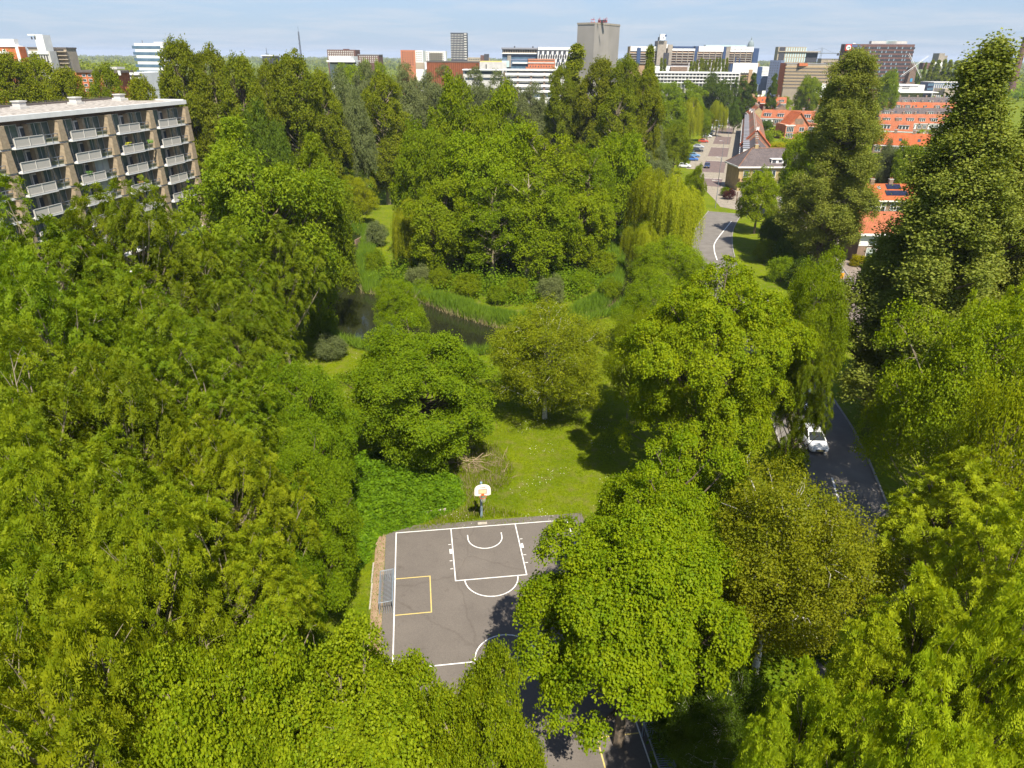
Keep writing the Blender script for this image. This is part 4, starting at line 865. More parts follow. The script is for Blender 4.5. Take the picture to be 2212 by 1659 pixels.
# --- hospital
def hosp(label, xl, xr, yt, Y, ytop_b, ybot, n, bays, name='hospital_block', white=True):
    b = Bl(name, label, xl, xr, yt, Y, 12, M_tan)
    if white:
        b.f('white_attic', M_wh, xl, xr, yt, ytop_b, .5)
    a0, a1 = 0, b.W; zt, zb = b.Z(ytop_b), b.Z(ybot); ch = (zt-zb)/n
    gl = MB().box(0, -.1, 0, b.W, .01, ch*.34).mesh('window_band'); gl.materials.append(M_dk)
    for j in range(n): o = link('window_band', gl, parent=b.root); o.location = (0, 0, zt-ch*(j+.40))
    sl_ = MB().box(0, -1.0, 0, b.W, 0, ch*.16).mesh('floor_edge'); sl_.materials.append(M_gw)
    for j in range(n): o = link('floor_edge', sl_, parent=b.root); o.location = (0, 0, zt-ch*(j+.98))
    pr = MB().box(-.25, -1.1, 0, .25, 0, zt-zb).mesh('fin'); pr.materials.append(M_cnc)
    for i in range(bays+1): o = link('fin', pr, parent=b.root); o.location = (b.W*i/bays, 0, zb)
    if white:
        zz1 = b.Z(yt); g = MB().box(-.08, -.6, 0, .08, -.45, zz1-zt).mesh('joint'); g.materials.append(M_cnc)
        for i in range(1, bays): o = link('joint', g, parent=b.root); o.location = (b.W*i/bays, 0, zt)
    return b
b = hosp('hospital block at the left end, white attic over tan balconies, with a blue stair strip', 1361, 1433, 100, 600, 110.5, 137, 5, 4)
b.f('stair_strip', M_blu, 1375, 1383, 103, 138, 1.3); b.f('stair_strip', M_blu, 1422, 1432, 105, 140, 1.3, 8); b.top('blue_plant', M_blu, 1398, 1430, 99, 107, 2, 10)
b = Bl('concrete_lift_tower', 'concrete lift tower carrying the white cube sign', 1422, 1441, 88, 596, 14, M_cnc, cat='tower'); b.top('flue', M_blk, 1419.5, 1421.5, 80, 100, 2, 3); b.f('window_band', M_dk, 1433, 1445, 114, 140, .3)
b.top('side_tower', M_cnc, 1442, 1452, 96, 140, 1, 12); b.top('white_box', M_wh, 1439, 1444, 95.5, 104, 2, 8)
e = Bl('cube_sign', 'white cube sign with a blue emblem on top of the concrete tower', 1427, 1438, 73.5, 594, 4, M_wh, cat='sign', zb=b.H+.4)
me = e; e.f('emblem', M_blu, 1432.5, 1436.2, 74.8, 79, .12); e.f('emblem', M_blu, 1428.8, 1431.2, 80.5, 83, .12)
mb = MB(); mb.box(.3, .3, b.H-.3, .6, .6, b.H+.6); mb.box(3.4, .3, b.H-.3, 3.7, .6, b.H+.6); mb.build('post', M_blk, e.root)
b = hosp('second hospital block, blue roof plant over tan balconies', 1450, 1500, 105, 602, 109.5, 137, 5, 4); b.top('blue_plant', M_blu, 1454, 1498, 100, 105, 2, 10); b.f('window_strip', M_dk, 1434, 1449, 115, 140, .2)
b = hosp('third hospital block, with a high white attic, right of the blue stair', 1508, 1561, 100, 606, 111.5, 136, 5, 4); b.f('stair_strip', M_blu, 1500, 1507, 100, 137, .6, 10); b.top('glass_attic', M_ltg, 1525, 1612, 97, 100, 4, 11); b.f('concrete_pier', M_cnc, 1567, 1575, 101, 137, .6, 8); b.f('stair_strip', M_blu, 1561, 1567, 101, 137, .4, 8)
b = hosp('fourth hospital block, white attic with small square openings', 1576, 1626, 101, 608, 112, 136, 5, 4); b.f('stair_strip', M_blu, 1626, 1638, 104, 138, .3, 14); b.grid(1577, 1625, 105, 109, 16, 1, .4, .35, M_dk, 'opening', .56)
b = Bl('dome', 'grey church dome peeking over the hospital roof', 1617, 1631, 98, 900, 9, M_cnc, cat='dome', wall=False)
R9 = b.W/2; mb = MB()
prof_ = [(R9, 0), (R9, b.H), (R9*.95, b.H+1.5), (R9*.75, b.H+3.6), (R9*.4, b.H+5.2), (R9*.2, b.H+5.6), (R9*.18, b.H+7.2), (.1, b.H+9.5)]
vs_ = []; fs_ = []
for r9, z9 in prof_:
    for k in range(12): vs_.append((R9+r9*math.cos(k*math.pi/6), 4+r9*math.sin(k*math.pi/6), z9))
for i in range(len(prof_)-1):
    for k in range(12): fs_.append((i*12+k, i*12+(k+1) % 12, (i+1)*12+(k+1) % 12, (i+1)*12+k))
mb.add(vs_, fs_).build('dome_shell', mat_plain('lead dome', (.22, .26, .27)), b.root)
b = Bl('white_lower_wing', 'white lower wing with tall white panels under the hospital blocks', 1413, 1582, 141, 560, 24, M_wh)
b.bands('shadow_gap', M_lead, 1413, 1582, 141, 142.5, 1, 1, .2); b.f('brown_store', M_bbr, 1450, 1486, 144.5, 154, 3)
pr = MB().box(-.3, -.4, 0, .3, 0, 6).mesh('pilaster'); pr.materials.append(M_gw)
for i in range(22): o = link('pilaster', pr, parent=b.root); o.location = (b.X(1490+i*4.1), 0, b.Z(154.5))
for i in range(14):
    x_ = (1427, 1435, 1492, 1498, 1504, 1512, 1517, 1524, 1531, 1539, 1545, 1552, 1560, 1568)[i]; rz_ = (6.5, 6, 5, 5, 5.5, 6.5, 6, 5.5, 6, 5.5, 6.5, 6.5, 6, 6.5)[i]
    c_ = DY(x_, 155, 530); e = empty('lombardy_poplar', (c_.x, c_.y, 0), i, ORD[i]+' upright poplar from the left along the white hospital wing', 'poplar', 'upright poplars along the white hospital wing')
    p = PR['lomb']; e.scale = (.75, .75, (c_.z+rz_*1.35)/p['H']); link('crown', p['crown'], parent=e); link('trunk', p['trunk'], parent=e)
b = Bl('white_terrace_building', 'long low white building with open balcony floors behind the green trees', 1415, 1600, 157, 420, 16, M_gw)
b.top('roof', M_wh, 1413, 1602, 156, 158.5, -1.5, 16); b.bands('balcony_floor', M_wh, 1415, 1600, 163, 185, 3, .28, 1.6); b.bands('glass_band', M_glass, 1416, 1600, 159, 183, 3, .45, .1)
me = MB().box(-.15, -1.4, 0, .15, 0, b.H-.4).mesh('post'); me.materials.append(M_gw)
for i in range(24): o = link('post', me, parent=b.root); o.location = (b.W*(i+.5)/24, 0, 0)
b = Bl('hospital_block', 'nearer white hospital block with dotted openings at the right end', 1586, 1641, 136, 540, 22, M_tan); b.f('white_attic', M_wh, 1586, 1640, 136, 158, .5); b.grid(1590, 1622, 148, 160, 9, 2, .4, .25, M_dk, 'opening', .55); b.f('blue_strip', M_blu, 1580, 1585, 138, 178, .8, 5); b.bands('window_band', M_dk, 1586, 1640, 159, 180, 4, .4, .15); b.f('tan_strip', M_tan, 1622, 1630, 150, 180, .7); b.f('blue_strip', M_blu, 1640, 1651, 144, 182, .3, 8)
b.top('blue_flue', M_blu, 1593, 1595, 124, 136, 4, 5); b.top('blue_flue', M_blu, 1602, 1604, 126, 136, 4, 5)
b = Bl('footbridge', 'grey covered footbridge in front of the tan hospital wing', 1619, 1675, 164, 600, 4, M_bg, zb=b.H*.35 if b.H*.35 < 9 else 9); b.f('pier', M_cnc, 1650, 1658, 172, 205, -.2, 2); b.bands('window_band', M_glassb, 1620, 1674, 165, 169, 1, .6)
b = Bl('white_distant_block', 'white housing block with small windows left of the blue grey tower', 1645, 1665, 144, 640, 18, M_wh); b.grid(1646, 1664, 147, 162, 7, 5, .4, .5, M_dk)
b = Bl('blue_grey_tower', 'blue grey office tower beside the orange block', 1664, 1688, 130, 590, 6, M_bg, Y2=584); b.grid(1666, 1686, 133, 200, 4, 12, .3, .35, M_dk)
b = Bl('orange_stair_block', 'orange block at the left end of the long striped office', 1686, 1703, 136, 570, 6, M_or, Y2=560); b.top('orange_wing', M_or, 1700, 1714, 136, 142, 6, 20)
b = Bl('long_striped_office', 'long brown office with rows of small dark windows', 1700, 1800, 137, 560, 8, M_bei, Y2=556, roof=M_lead)
b.bands('pale_band', mat_plain('tan brick band', (.42, .30, .17)), 1701, 1800, 143, 192, 7, .4, .12); b.bands('window_band', M_dk, 1703, 1798, 144, 193, 7, .32, .14, .45)
me = MB().box(-.09, -.2, 0, .09, 0, b.H-3).mesh('pier'); me.materials.append(M_bei)
for i in range(46): o = link('pier', me, parent=b.root); o.location = (b.W*(i+.5)/46, 0, 0)
b = Bl('striped_office_wing', 'taller right wing of the striped office behind the columnar poplar', 1775, 1832, 127, 600, 8, M_bei, roof=M_lead); b.bands('window_band', M_dk, 1782, 1828, 135, 185, 8, .38, .12); me = MB().box(-.08, -.2, 0, .08, 0, b.H-3).mesh('pier'); me.materials.append(M_bei)
for i in range(24): o = link('pier', me, parent=b.root); o.location = (b.W*(i+.5)/24, 0, 0)
b = Bl('half_built_block', 'building under construction with green glass strips left of the crane', 1682, 1743, 101, 700, 8, M_bei); b.f('dark_end', M_blk, 1682, 1694, 102, 135, .4); b.grid(1695, 1742, 102, 135, 9, 3, .45, .85, M_ltg, 'window'); b.top('shed', M_blk, 1743, 1768, 111, 135, 2, 16); b.top('deck', M_bei, 1680, 1770, 110.5, 112.5, -1, 1)
b = Bl('tower_crane', 'grey tower crane with a long horizontal jib over the offices', 1774.5, 1776, 103, 720, 2, M_rail, cat='crane', wall=False)
mb = MB(); H_ = b.H
for s in (0, 1.2): mb.box(s, 0, 0, s+.25, .25, H_)
for k in range(int(H_/2)): mb.tube([(0, .1, k*2), (1.3, .1, k*2+2)], .08, 3)
mb.build('mast', M_rail, b.root)
zj = b.Z(116, 1780); MB().box(b.X(1766), 0, zj, b.X(1812), .7, zj+.7).build('jib', M_rail, b.root); boxo('counterweight', (b.X(1808), -.3, zj-1.5, b.X(1812), 1, zj+.5), M_blk, b.root)
mb = MB(); mb.tube([(.6, .3, H_), (b.X(1800), .3, zj+.7)], .1, 3); mb.tube([(.6, .3, H_), (b.X(1745), .3, zj+1.2)], .1, 3); mb.build('stay', M_rail, b.root)
# --- brown tower with sign
b = Bl('brown_tower_office', 'brown office tower with rows of windows and a red sign at its corner', 1826, 1977, 95, 580, 9, M_dbr, Y2=575)
b.f('end_wall', M_bbr, 1826, 1835, 109, 200, .3)
for j in range(11):
    y_ = 101.5+j*8.6
    b.f('window_band', M_dk, 1839-j*.25, 1973-j*.6, y_, y_+4.6, .08)
me = MB().box(-.42, -.2, 0, .42, 0, 1.5*1.0).mesh('window'); me.materials.append(mat_plain('pale glass', (.24, .30, .33), (.12, .16, .2), .2, 3, lo=.45, hi=.55))
cnt = 0
for j in range(11):
    for i in range(9):
        o = link('window', me, parent=b.root); o.location = (b.W*(.11+.86*(i+rng.uniform(.1, .9))/9), 0, b.Z(105.6+j*8.6, 1900)); cnt += 1
b.top('roof_plant', M_gw, 1880, 1957, 88.5, 94.5, 3, 8); b.top('roof_plant', M_ltg, 1912, 1934, 87.5, 94.5, 3, 6); b.top('antenna', M_wh, 1840, 1846, 93, 95, 3, 4)
sg = Bl('corner_sign', 'red square sign with a white disc and a green H on the brown tower', 1826.5, 1839, 96, 578.5, .2, M_red, cat='sign', wall=False)
z1, z0 = sg.Z(96), sg.Z(109.5); boxo('panel', (0, -1.2, z0, sg.W, -.9, z1), M_red, sg.root)
R9 = sg.W*.40; mb = MB().prism([(sg.W/2+R9*math.cos(k*math.pi/12), (z0+z1)/2+R9*math.sin(k*math.pi/12)) for k in range(24)], 'y', -1.35, -1.2); mb.build('disc', M_wh, sg.root)
zc_ = (z0+z1)/2; mb = MB(); mb.box(sg.W/2-.75, -1.5, zc_-.85, sg.W/2-.4, -1.35, zc_+.85); mb.box(sg.W/2+.4, -1.5, zc_-.85, sg.W/2+.75, -1.35, zc_+.85); mb.box(sg.W/2-.4, -1.5, zc_-.16, sg.W/2+.4, -1.35, zc_+.16); mb.build('letter', mat_plain('teal sign paint', (.02, .25, .22)), sg.root)
s2 = Bl('blue_name_sign', 'thin blue lettering strip beside the red corner sign', 1840, 1858, 97, 578, .2, M_blu, cat='sign', wall=False)
z1, z0 = s2.Z(97), s2.Z(100.6)
M_sky = mat_plain('light blue sign', (.05, .25, .60)); mb = MB(); 
for k in range(9):
    u0 = s2.W*k/9; mb.box(u0+.05, -.95, z0, u0+.16, -.75, z1); mb.box(u0+s2.W/9*.55, -.95, z0, u0+s2.W/9*.68, -.75, z1*(.5)+z0*.5 if k % 2 else z1); mb.box(u0+.05, -.95, z0 if k % 3 else z1-.25, u0+s2.W/9*.6, -.75, z0+.25 if k % 3 else z1)
mb.build('letters', M_sky, s2.root)
b = Bl('windmill', 'wooden windmill with four lattice sails right of the brown tower', 1974, 1990, 143, 560, 8, M_bei, cat='windmill', wall=False)
cx_, z0 = b.X(1981), b.Z(143); zb_ = b.Z(178)
mb = MB(); mb.prism([(cx_-2.6, zb_), (cx_+2.6, zb_), (cx_+2.3, z0-1.2), (cx_, z0+2.0), (cx_-2.3, z0-1.2)], 'y', .3, 5.5); mb.box(cx_-3.2, 0, 0, cx_+3.2, 6, zb_); mb.build('mill_body', mat_plain('mill timber', (.16, .11, .08)), b.root)
boxo('door_panel', (cx_-.8, .1, zb_+.4, cx_+.8, .3, zb_+2.6), mat_plain('mill blue', (.05, .25, .42)), b.root)
for a in (R_(38), R_(128), R_(218), R_(308)):
    mb = MB(); d_ = Vector((math.cos(a), 0, math.sin(a))); p_ = Vector((-math.sin(a), 0, math.cos(a))); c_ = Vector((cx_, -.7, z0+.3)); L = 10.5
    mb.tube([c_, c_+d_*L], .16, 4)
    for k in range(1, 9): mb.tube([c_+d_*L*k/9, c_+d_*L*k/9+p_*1.0], .05, 3)
    mb.tube([c_+d_*L*.1+p_*1.0, c_+d_*L+p_*1.0], .05, 3); mb.build('sail', M_wh, b.root)
b = Bl('grey_twin_tower', 'pair of pale concrete silo towers beyond the windmill', 2030, 2042, 115, 800, 12, M_cnc, cat='tower'); b.top('second_shaft', M_cnc, 2042, 2050, 120, 140, 2, 12); b.top('low_hall', M_wh, 2014, 2040, 134, 145, -6, -1); b.top('brown_roof', M_dbr, 1995, 2014, 136, 150, -4, 4)
b = Bl('factory_chimney', 'tall brick factory chimney at the right edge', 2192, 2205, 134, 700, 4, M_dbr, cat='chimney', wall=False)
zt_ = b.Z(80, 2205); mb = MB(); cx_ = b.X(2205); mb.tube([(cx_, 0, 0), (cx_, 0, zt_-2.2)], [3.6, 2.2], 14); mb.build('shaft', M_dbr, b.root); MB().tube([(cx_, 0, zt_-2.2), (cx_, 0, zt_)], [2.5, 2.5], 14).build('rim', M_blk, b.root)
b = Bl('white_riverside_hall', 'low white hall with dark openings in front of the brown tower', 1935, 1999, 183, 540, 22, M_gw); b.f('white_edge', M_wh, 1935, 2000, 183, 185, .8); b.grid(1938, 1984, 186, 194, 2, 2, .7, .45, M_dk, 'opening'); b.top('ramp_roof', M_wh, 1940, 2030, 197, 199, -14, 4)
b = Bl('low_blue_office', 'low blue grey office between windmill and right poplar', 2018, 2090, 178, 540, 18, M_bg, roof=M_gw); b.bands('window_band', M_glassb, 2020, 2088, 181, 200, 2, .5); b.top('sand_roof', M_bei, 2025, 2075, 190, 204, -20, -6)
me = MB().box(-.3, -.25, 0, .3, 0, b.H-1).mesh('pier'); me.materials.append(M_gw)
for i in range(16): o = link('pier', me, parent=b.root); o.location = (b.W*(i+.5)/16, 0, 0)
b = Bl('white_blue_depot', 'small white and blue depot below the striped office', 1762, 1785, 181, 520, 10, M_wh); b.f('blue_band', M_sky, 1762, 1784, 184, 187, .1); b.grid(1764, 1783, 188, 198, 4, 1, .6, .6)
for i, (x_, w_, zz_) in enumerate(((1996, 9, 7), (2010, 14, 9), (2022, 16, 9), (2036, 14, 9.5), (2048, 14, 9), (2062, 15, 8.5), (2076, 14, 9), (2090, 16, 9), (2105, 15, 8.5), (2120, 14, 8), (2135, 14, 8), (1978, 16, 5), (1960, 12, 5))):
    T('lomb' if i < 11 else 'darkt', x_, 156 if i < 11 else 164, 700, w_*.6, zz_*1.0, (ORD[i]+' from the left of the upright poplars beyond the windmill' if i < 11 else ('dark bushy tree right of the windmill' if i == 11 else 'dark bushy tree left of the windmill')), 'poplar', 'windbreak poplars beyond the windmill')

# ---------------- the long balcony flats at the left ----------------
PA = G(0, 252.3, 25)+Vector((.6, 0, 0)); PB = G(392, 217.5, 25)
ax = (PB-PA); ax.z = 0; LB = ax.length; rzb = math.atan2(ax.y, ax.x)
fl = empty('balcony_flats', (PB.x, PB.y, 0), rzb, 'long concrete balcony apartment block with tapered brown piers and a gravel roof', 'building')
M_pier = mat_plain('brown aggregate pier', (.34, .265, .175), (.26, .20, .13), .95, 3, bump=.3)
M_slabw = mat_plain('white slab edge', (.66, .65, .63), (.58, .57, .55), .7, 1)
M_perf = mat_plain('balcony panel', (.44, .41, .36), (.40, .37, .33), .8, 18, detail=2)
M_olive = mat_plain('olive parapet glass', (.16, .16, .09), (.20, .20, .12), .3, 2)
M_curt = mat_plain('curtained glass', (.42, .46, .42), (.34, .38, .35), .3, 1)
SW, ST, NB = 9.3, 2.85, 6           # bay width, storey, bays
TL = SW*NB+.8
# local frame: x runs back along the front towards the left edge of the picture as negative values, y goes into the building
boxo('wall', (-TL, 1.15, 0, -.2, 12.5, 24.4), M_bbr, fl)
boxo('roof', (-TL, -.1, 24.75, .1, 13, 25.0), M_flat, fl)
boxo('fascia', (-TL, -.55, 24.5, .45, -.1, 25.1), M_slabw, fl); boxo('fascia', (.1, -.1, 24.35, .45, 13.4, 25.2), M_slabw, fl); boxo('roof_edge', (-TL, 13.0, 24.7, .1, 13.4, 25.3), M_bit, fl)
for k in range(9):
    boxo('floor_slab', (-TL, -.35, 24.35-ST*(k)-.28-(0 if k else .003), .25, 2.0, 24.35-ST*k-.003), M_slabw, fl) if k else None
pm = MB(); pm.prism([(-.62, 0), (.62, 0), (.44, 2.35), (.52, 2.57), (-.52, 2.57), (-.44, 2.35)], 'y', -.75, 1.15); pmm = pm.mesh('pier'); pmm.materials.append(M_pier)
wmb = MB(); wmb.box(-1.7, 0, 0, 1.7, .12, 2.45); wmb.cur = 1
for x_ in (-1.7, -.6, .5, 1.64): wmb.box(x_, -.05, 0, x_+.06, 0, 2.45)
wmb.box(-1.7, -.05, 2.39, 1.7, 0, 2.45)
wme = wmb.mesh('window'); wme.materials.append(mat_plain('flat window glass', (.06, .085, .075), (.12, .155, .14), .1, .5, .8)); wme.materials.append(M_gw)
wcm = wme.copy(); wcm.materials[0] = M_curt
dme = MB().box(-.5, -.1, 0, .5, .1, 2.15); dme.cur = 1; dme.box(-.32, -.13, .5, .32, -.09, 1.95); dmm = dme.mesh('door'); dmm.materials.append(M_gw); dmm.materials.append(M_glass)
bpan = MB().box(-2.3, -1.2, .1, 2.3, -1.08, 1.1).mesh('balcony'); bpan.materials.append(M_perf)
bp2 = MB(); 
for x_ in (-2.3, -.04, 2.22): bp2.box(x_, -1.26, .05, x_+.08, -1.2, 1.16)
bp2.box(-2.3, -1.26, 1.1, 2.3, -1.2, 1.18); bp2.box(-2.3, -1.26, .02, 2.3, -1.2, .1); bp2 = bp2.mesh('panel_frame'); bp2.materials.append(M_gw)
bfl = MB().box(-2.4, -1.25, -.18, 2.4, -.3, 0).mesh('balcony_floor'); bfl.materials.append(M_slabw)
rl = MB(); rl.box(-1.75, -.42, .95, 1.75, -.36, 1.02); rl.box(-1.75, -.42, .55, 1.75, -.36, .60)
for x_ in (-1.75, -.6, .6, 1.7): rl.box(x_, -.42, 0, x_+.05, -.36, 1.0)
rl = rl.mesh('railing'); rl.materials.append(M_rail)
par = MB().box(-1.75, -.3, .05, 1.75, -.24, .62).mesh('parapet'); par.materials.append(M_olive)
pn = MB().box(-.35, -1.0, 0, .35, 2, 2.5).mesh('partition'); pn.materials.append(M_pier)
for s_ in range(8):
    z0 = 24.35-ST*(s_+1)
    for b_i in range(NB+1):
        if s_ < 6 or b_i < 2:
            o = link('pier', pmm, parent=fl); o.location = (-b_i*SW-.1, 0, z0+.002)
    if s_ > 5: continue
    for b_i in range(NB):
        xr_ = -b_i*SW-.1
        o = link('balcony', bpan, parent=fl); o.location = (xr_-6.15, 0, z0); 
        o2 = link('panel_frame', bp2, parent=o); o3 = link('balcony_floor', bfl, parent=o)
        o = link('railing', rl, parent=fl); o.location = (xr_-2.25, 0, z0); link('parapet', par, parent=o)
        o = link('window', wcm if (s_, b_i) in ((2, 2), (3, 2)) else wme, parent=fl); o.location = (xr_-2.2, .75, z0)
        o = link('window', wme, parent=fl); o.location = (xr_-7.0, 1.0, z0)
        if b_i < 5: o = link('door', dmm, parent=fl); o.location = (xr_-4.7, .95, z0)
me = MB().box(-.22, -.9, 0, .22, .15, 2.4).mesh('partition'); me.materials.append(M_pier)
for s_ in range(5):
    for b_i in range(NB): o = link('partition', me, parent=fl); o.location = (-b_i*SW-.1-4.2, 1.0, 24.35-ST*(s_+1))
for i in range(4):
    x_ = (-3.2, -13, -23.5, -35)[i]; z_ = 25.0; mb = MB(); mb.box(x_-.8, 8.2, z_, x_+.8, 9.8, z_+.35); mb.box(x_-.55, 8.4, z_+.35, x_+.55, 9.6, z_+.9); mb.box(x_-.7, 8.3, z_+.9, x_+.7, 9.7, z_+1.05); mb.build('roof_vent', M_gw, fl)
mb = MB()
for i in range(14): mb.box(-TL+i*4, 11.0, 25.0, -TL+i*4+.06, 11.06, 25.7)
mb.box(-TL, 11.0, 25.6, -3, 11.05, 25.65); mb.build('roof_cable_rail', M_bit, fl)
for x_, z_, m_ in ((-16.5, 24.35-2*ST+1.15, mat_plain('yellow flowers', (.60, .48, .02), (.12, .25, .02), .8, 9, lo=.45, hi=.55)), (-11.4, 24.35-2*ST+1.05, mat_plain('pale green plants', (.20, .32, .05), (.10, .20, .02), .8, 9)), (-15.6, 24.35-4*ST+1.15, mat_plain('pink flowers', (.45, .12, .10), (.10, .22, .03), .8, 9, lo=.45, hi=.55)), (-25.5, 24.35-3*ST+1.15, mat_plain('plants green', (.05, .12, .02), (.10, .20, .03), .8, 9))):
    mb = MB(); mb.box(x_-.5, -1.22, z_-.18, x_+.5, -1.02, z_)
    for i in range(26):
        u, v, w9 = x_+rng.uniform(-.55, .55), -1.12+rng.uniform(-.18, .18), z_+rng.uniform(0, .32); mb.prism([(u-.07, v), (u, v-.07), (u+.07, v), (u, v+.07)], 'z', w9-.05, w9+.05)
    mb.build('flower_box', m_, fl)

# ---------------- brick houses ----------------
def gable_roof(root, W, Dp, ze, zr, mat, over=.35, name='roof'):
    """two tiled slopes with their own thickness, ridge along x"""
    half = Dp/2; L = math.hypot(half+over, (zr-ze)*(half+over)/half); ang = math.atan2(zr-ze, half)
    for s_ in (1, -1):
        me = MB().box(-over, 0, -.12, W+over, L, .06)
        o = me.build(name, mat, root)
        if s_ == 1: o.location = (0, -over, ze-over*math.tan(ang)); o.rotation_euler = (ang, 0, 0)
        else: o.matrix_local = Matrix.Translation((W, Dp+over, ze-over*math.tan(ang))) @ Matrix.Rotation(math.pi, 4, 'Z') @ Matrix.Rotation(ang, 4, 'X')
    return ang
def gable_wall(root, W, Dp, ze, zr, mat): return MB().prism([(0, 0), (Dp, 0), (Dp, ze), (Dp/2, zr-.12), (0, ze)], 'x', 0, W).build('wall', mat, root)
def house_window(root, x, z, w_, h_, y=0, name='window', panes=2, mat=None):
    mb = MB(); mb.box(x-w_/2, y-.05, z, x+w_/2, y+.02, z+h_); o = mb.build(name, mat or M_glass, root)
    mb = MB(); k = .09; mb.box(x-w_/2-k, y-.11, z-k, x+w_/2+k, y-.03, z); mb.box(x-w_/2-k, y-.11, z+h_, x+w_/2+k, y-.03, z+h_+k); mb.box(x-w_/2-k, y-.11, z, x-w_/2, y-.03, z+h_); mb.box(x+w_/2, y-.11, z, x+w_/2+k, y-.03, z+h_)
    for i in range(1, panes): xx = x-w_/2+w_*i/panes; mb.box(xx-.04, y-.10, z, xx+.04, y-.03, z+h_)
    mb.build('frame', M_trim, o); return o
def dormer(root, x, zbase, w_, h_, ang, ze, y_, mat=M_trim):
    mb = MB(); mb.box(x-w_/2, y_, zbase, x+w_/2, y_+2.6, zbase+h_); o = mb.build('dormer', mat, root)
    MB().box(x-w_/2-.15, y_-.2, zbase+h_, x+w_/2+.15, y_+2.7, zbase+h_+.14).build('dormer_roof', M_lead, o)
    n_w = max(2, int(w_/.8)); mb = MB()
    for i in range(n_w): u = x-w_/2+w_*(i+.5)/n_w; mb.box(u-w_/n_w*.36, y_-.04, zbase+.25, u+w_/n_w*.36, y_+.02, zbase+h_-.15)
    mb.build('dormer_window', M_glass, o); return o
def chimney(root, x, y, z0, mat=M_bbr):
    o = boxo('chimney', (x-.45, y-.35, z0-.8, x+.45, y+.35, z0+1.0), mat, root); MB().box(x-.5, y-.4, z0+1.0, x+.5, y+.4, z0+1.1).build('chimney_cap', M_gw, o)
    mb = MB(); mb.tube([(x-.2, y, z0+1.1), (x-.2, y, z0+1.45)], .1, 6); mb.tube([(x+.2, y, z0+1.1), (x+.2, y, z0+1.45)], .1, 6); mb.build('chimney_pot', M_tile_r, o); return o
UW, UD, ZE, ZR = 5.6, 8.6, 5.6, 9.3
def unit_house(name, wallm, roofm, dorm=0, label='', upper=None, cat='house', far=False):
    r = empty(name, (0, 0, 0), 0, label, cat); ang = math.atan2(ZR-ZE, UD/2)
    gable_wall(r, UW, UD, ZE, ZR, wallm); gable_roof(r, UW, UD, ZE, ZR, roofm, .0)
    boxo('gutter', (0, -.3, ZE-.32, UW, .0, ZE-.08), M_trim, r)
    if upper: boxo('white_storey', (0, -.06, 3.1, UW, .0, ZE-.33), M_trim, r)
    house_window(r, 1.5, 3.5, 1.5, 1.35, y=-.07 if upper else 0); house_window(r, 4.0, 3.5, 1.6, 1.35, y=-.07 if upper else 0, panes=3); house_window(r, 1.8, .8, 2.2, 1.5); boxo('door', (4.1, -.08, .05, 5.0, .02, 2.2), M_blu_d if not dorm else M_gw, r)
    if dorm: dormer(r, UW/2, ZE+.55, dorm, 1.55, ang, ZE, .75)
    else: 
        y_ = 1.9; zz_ = ZE+y_*math.tan(ang); o = MB().box(-.45, -.6, .06, .45, .6, .16).build('skylight', M_glass, r); o.location = (UW*.4, y_, zz_); o.rotation_euler = (ang, 0, 0)
    chimney(r, .45, UD/2, ZR)
    return r
def ridge_row(protos, pA, pB, label, group, flip=False, seq=None, gap=0, sz=1.0):
    """copies of a house standing side by side; pA, pB are the picture ends of the ridge"""
    A = G(*pA, ZR*sz); B = G(*pB, ZR*sz); d = B-A; d.z = 0; L = d.length; n = max(1, int(round(L/(UW*sz)))); u = d.normalized(); rz = math.atan2(u.y, u.x); nrm = Vector((u.y, -u.x, 0))
    for i in range(n):
        p = protos[(seq[i % len(seq)] if seq else i % len(protos))]; pos = A+u*(L*i/n)+nrm*(UD*sz/2)
        h = dup(p, (pos.x, pos.y, 0), rz, ORD[min(i, 13)]+' from the left: '+label, group, scale=(L/n/UW, sz, sz))
    return n
pr_o = unit_house('terraced_house', M_bbr, M_tile_o, 0); pr_od = unit_house('terraced_house', M_bbr, M_tile_r, 2.6); pr_ow = unit_house('terraced_house', M_bbr, M_tile_r, 3.0, upper=True)
pr_d = unit_house('terraced_house', M_bbr, M_tile_d, 0); pr_dd = unit_house('terraced_house', M_bbr, M_tile_d, 2.8); pr_b = unit_house('terraced_house', M_ybr, M_tile_b, 2.0)
gR_ = 'terraced houses in the brick rows beyond the tall poplars'
ridge_row([pr_d, pr_dd], (1905,209), (2075,211), 'dark roofed house in the farthest row behind the columnar poplar', 'dark roofed houses of the farthest row', seq=[1, 0, 1, 1, 0])
ridge_row([pr_o, pr_od], (1905,220), (2075,222), 'orange roofed house just before the farthest dark row', 'orange roofed houses before the farthest row', seq=[0, 1, 1, 0])
ridge_row([pr_d, pr_dd], (1900,232), (2065,234), 'grey roofed house in the row between two orange rows', 'grey roofed houses in the middle row', seq=[1, 0])
ridge_row([pr_ow, pr_od], (1898,246), (2050,247), 'orange house with wide dormer below the grey row', 'orange houses with wide dormers', seq=[0, 1])
ridge_row([pr_ow, pr_o], (1895,259), (1975,262), 'white storey house behind the bright low row', 'white storey houses behind the nearest bright row', seq=[0, 0, 1])
ridge_row([pr_o], (1892,285), (2012,290), 'bright orange roofed house in the nearest low row', 'bright orange roofed houses of the long low row')
ridge_row([pr_od, pr_o], (1562,207), (1700,210), 'orange roofed house in the row closing the street end', 'orange houses in the far row at the street end', seq=[0, 1, 1])
ridge_row([pr_o, pr_od], (1588,222), (1662,225), 'orange roofed house in the row just right of the street end', 'orange houses right of the street end')
ridge_row([pr_od, pr_o], (1742,212), (1810,213), 'orange roofed house in the upper row beside the columnar poplar', 'orange houses in the upper row left of the columnar poplar', seq=[0, 1])
